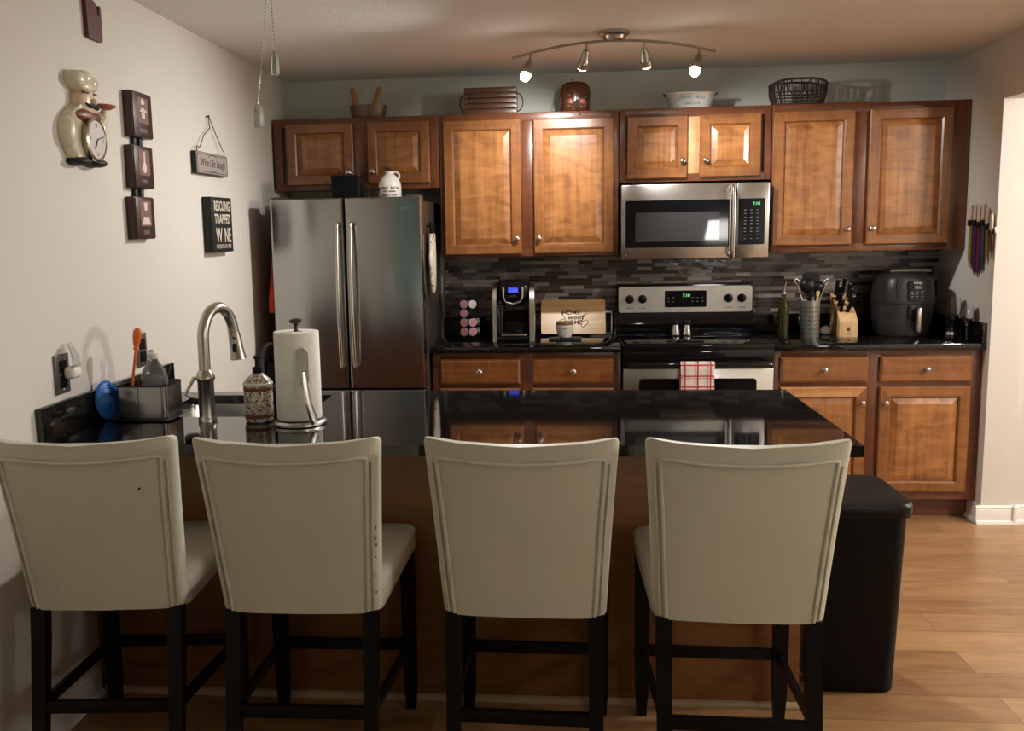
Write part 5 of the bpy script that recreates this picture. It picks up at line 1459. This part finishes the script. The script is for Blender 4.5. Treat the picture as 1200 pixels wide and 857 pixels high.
# glassware in the right corner
def wine_glass(label, x, y, k=1.0, mt=None):
    g = thing('wine_glass', label, 'wine glass', (x, y, ZT), group='wine glasses by the right wall')
    m = MB(g); o_ = (x, y, ZT)
    m.lathe([(0.034*k, 0.0008), (0.035*k, 0.002), (0.008*k, 0.006), (0.0042, 0.012), (0.0040, 0.085*k), (0.006, 0.095*k), (0.010*k, 0.10*k)], o_, 'z', 24); m.build('stem', mt or M['clear_glass'], g)
    m = MB(g); m.lathe([(0.010*k, 0.1005*k), (0.026*k, 0.115*k), (0.036*k, 0.145*k), (0.036*k, 0.175*k), (0.029*k, 0.215*k), (0.0275*k, 0.215*k), (0.0345*k, 0.175*k), (0.0345*k, 0.146*k), (0.025*k, 0.118*k), (0.004, 0.104*k)], o_, 'z', 28); m.build('bowl', mt or M['clear_glass'], g)
wine_glass('clear wine glass in front, beside the air fryer', 3.616, -0.38, 0.98)
wine_glass('smaller clear wine glass nearest the counter edge by the right wall', 3.620, -0.53, 0.86)
r = thing('black_goblet', 'squat black goblet with flared rim beside the wine glasses', 'goblet', (3.556, -0.46, ZT))
o_ = (3.570, -0.465, ZT+0.0006)
r.location = o_
m = MB(r); m.lathe([(0.026, 0), (0.030, 0.003), (0.030, 0.02), (0.022, 0.05), (0.020, 0.065), (0.028, 0.085), (0.036, 0.118), (0.034, 0.118), (0.025, 0.085), (0.004, 0.075)], o_, 'z', 24); m.build('cup', M['black_gloss'], r)
m = MB(r); m.lathe([(0.0285, 0.026), (0.0262, 0.036), (0.0255, 0.040), (0.0265, 0.0305)], o_, 'z', 24); m.build('band', M['chrome'], r)

# knives on the right wall
r = thing('knife_rack', 'magnetic knife bar behind the coloured knives on the right wall', 'knife rack', (XR, -0.52, 1.50))
m = MB(r); m.box(XR-0.010, XR-0.0006, -0.68, -0.40, 1.455, 1.485, 0.002); m.build('bar', M['steel'], r)
wk = [(-0.418, 1.600, 1.275, 0.017, 'blade_lime', 'lime green wall knife at the left of the row'),
      (-0.468, 1.600, 1.245, 0.022, 'blade_purple', 'broad dark purple wall knife second from the left'),
      (-0.515, 1.592, 1.235, 0.018, 'blade_plum', 'plum coloured wall knife in the middle of the row'),
      (-0.560, 1.600, 1.255, 0.016, 'blade_blue', 'slate blue wall knife right of the plum one'),
      (-0.605, 1.580, 1.300, 0.012, 'blade_tan', 'narrow tan wall knife near the right of the row'),
      (-0.655, 1.550, 1.330, 0.012, 'blade_brown', 'short brown wall knife at the right end of the row')]
for y, zt_, zb_, hw, bm, lb in wk:
    k = thing('wall_knife', lb, 'knife', (XR-0.012, y, zb_), group='coloured knives on the right wall')
    zh = zt_-0.105
    x0, x1 = XR-0.0135, XR-0.0105
    m = MB(k); m.prism([(y-hw*0.9, zh), (y+hw*0.9, zh), (y+hw, zh-0.03), (y+hw*0.8, zb_+0.05), (y-hw*0.7, zb_), (y-hw*0.95, zb_+0.03)], x0, x1, 'yz'); m.build('blade', M[bm], k)
    m = MB(k); m.loft([[(x, y+q*math.cos(2*PI*i/10), z) if False else (XR-0.016+0.008*math.cos(2*PI*i/10), y+q*math.sin(2*PI*i/10), z) for i in range(10)] for z, q in ((zh, 0.011), (zh+0.03, 0.013), (zt_-0.02, 0.013), (zt_, 0.007))]); h_ = m.build('handle', M['knife_cream'], k)
    m = MB(k); m.box(XR-0.025, XR-0.007, y-0.0125, y+0.0125, zh-0.002, zh+0.028, 0.003); m.build('bolster', M['dark_metal'], h_)

m = MB((4.0, -0.66, 1.11)); m.box(3.842, 3.90, -0.668, -0.6606, 1.05, 1.165, 0.002)
tag(m.build('light_switch', M['grey_plate']), 'dark switch plate on the hall wall beyond the opening', 'light switch')

# ================================================================== LIGHT FITTINGS
r = thing('track_light', 'brushed nickel four-head arched track light on the ceiling', 'ceiling light', (1.811, -1.09, H))
LY = -1.09
m = MB(r); m.lathe([(0.068, -0.0005), (0.068, -0.012), (0.052, -0.020), (0.046, -0.034), (0.032, -0.038)], (1.811, LY, H), 'z', 28); m.build('canopy', M['track_nickel'], r)
def bar_z(x): return 2.345 - 0.062*((x-1.806)/0.45)**2
m = MB(r); m.tube([(1.355+0.90*i/24, LY, bar_z(1.355+0.90*i/24)) for i in range(25)], 0.0062, 10); m.build('track_bar', M['track_nickel'], r)
heads = [(1.437, Vector((-0.028, -0.060, -0.095)), True), (1.687, Vector((-0.022, 0.075, -0.09)), False),
         (1.941, Vector((0.024, 0.075, -0.09)), False), (2.183, Vector((-0.030, -0.060, -0.095)), True)]
aims = [Vector((-0.62, -0.42, -0.66)), Vector((-0.27, 0.72, -0.45)), Vector((0.72, 0.72, -0.60)), Vector((0.10, -0.55, -0.80))]
for (x, off, front), aim in zip(heads, aims):
    d = off.normalized(); j = Vector((x, LY, bar_z(x)-0.032))
    m = MB(r); m.tube([(x, LY, bar_z(x)-0.004), (x, LY, bar_z(x)-0.034)], 0.0065, 10); hs = m.build('head_stem', M['track_nickel'], r)
    m = MB(r)
    m.tube([j, j+d*0.012, j+d*0.055, j+d*0.062, j+d*0.088], [0.010, 0.016, 0.021, 0.027, 0.027], 18)
    m.build('head', M['track_nickel'], hs)
    m = MB(r); q = j+d*0.0895
    m.tube([q, q+d*0.003, q+d*(0.018 if front else 0.006), q+d*(0.026 if front else 0.008)], [0.022, 0.0225, 0.018, 0.006], 16); m.build('bulb', M['bulb'], hs)
    ld = bpy.data.lights.new('track_spot', 'SPOT'); ld.energy = E_SPOT_OUT if front else E_SPOT_IN
    ld.color = WARM; ld.spot_size = math.radians(140 if front else 80); ld.spot_blend = 1.0; ld.shadow_soft_size = 0.022
    lo_ = bpy.data.objects.new('track_spot', ld); COL.objects.link(lo_); lo_.parent = r
    lo_.location = (q + d*0.036) - Vector(r.location)
    lo_.rotation_euler = aim.to_track_quat('-Z', 'Y').to_euler()

# hall ceiling lamp (beyond the opening)
r = thing('hall_ceiling_lamp', 'flush glass ceiling lamp in the hall beyond the opening', 'ceiling light', (4.9, -2.3, H))
m = MB(r); m.lathe([(0.16, -0.0005), (0.16, -0.02), (0.15, -0.022)], (4.9, -2.3, H), 'z', 28); m.build('base_plate', M['track_nickel'], r)
m = MB(r); m.lathe([(0.15, -0.0225), (0.145, -0.05), (0.10, -0.085), (0.03, -0.10)], (4.9, -2.3, H), 'z', 28); m.build('glass_shade', M['hall_glass'], r)
ld = bpy.data.lights.new('hall_light', 'POINT'); ld.energy = E_HALL; ld.color = (1.0, 0.94, 0.86); ld.shadow_soft_size = 0.12
lo_ = bpy.data.objects.new('hall_light', ld); COL.objects.link(lo_); lo_.parent = r; lo_.location = (0, 0, -0.28)

# living room floor lamp behind the camera (seen mirrored in the microwave door)
r = thing('floor_lamp', 'floor lamp with a lit drum shade mirrored in the microwave door', 'lamp', (3.19, -5.0, 0))
m = MB(r); m.lathe([(0.14, 0.0005), (0.14, 0.015), (0.02, 0.025)], (3.19, -5.0, 0), 'z', 28); m.build('base', M['dark_metal'], r)
m = MB(r); m.tube([(3.19, -5.0, 0.02), (3.19, -5.0, 1.42)], 0.011, 10); m.build('pole', M['dark_metal'], r)
m = MB(r)
m.loft([[(3.19+q*math.cos(2*PI*i/32), -5.0+q*math.sin(2*PI*i/32), z) for i in range(32)] for q, z in ((0.145, 1.37), (0.105, 1.56), (0.103, 1.56), (0.143, 1.37))], True, False)
m.build('lamp_shade', M['shade'], r)

# unseen ceiling lamp behind the camera, added to fill the stool backs
r = thing('added_fill_lamp', 'added flush ceiling lamp giving fill light, unseen behind the viewpoint', 'ceiling light', (2.4, -6.2, H))
m = MB(r); m.lathe([(0.16, -0.0005), (0.16, -0.02), (0.15, -0.022)], (2.4, -6.2, H), 'z', 28); m.build('base_plate', M['track_nickel'], r)
m = MB(r); m.lathe([(0.15, -0.0225), (0.145, -0.05), (0.10, -0.085), (0.03, -0.10)], (2.4, -6.2, H), 'z', 28); m.build('glass_shade', mat('fill_lamp_glass', (1, 1, 1), 0.5, emit=(1.0, 0.95, 0.88), estr=E_FILL), r)

# teal curtain on the left wall behind the camera (mirrored in the fridge door)
r = thing('curtain', 'teal curtain on the left living room wall mirrored in the fridge', 'curtain', (0.05, -6.0, 0))
m = MB(r)
g = [[m.b.verts.new((0.06+0.022*math.sin(i*0.9)+k*0.004, -7.0+1.15*i/60, z)) for z in (0.05, 1.2, 2.2)] for i in range(61) for k in (0,)]
g2 = [[m.b.verts.new((v.co.x+0.004, v.co.y, v.co.z)) for v in row] for row in g]
for G in (g, g2):
    for i in range(60):
        for j in range(2): m.face((G[i][j], G[i+1][j], G[i+1][j+1], G[i][j+1]))
m.build('cloth', M['teal_cloth'], r)
m = MB(r); m.tube([(0.06, -7.1, 2.215), (0.06, -5.75, 2.215)], 0.012, 10)
for y in (-7.05, -5.8): m.tube([(0.0, y, 2.215), (0.06, y, 2.215)], 0.008, 8)
m.build('rod', M['dark_metal'], r)
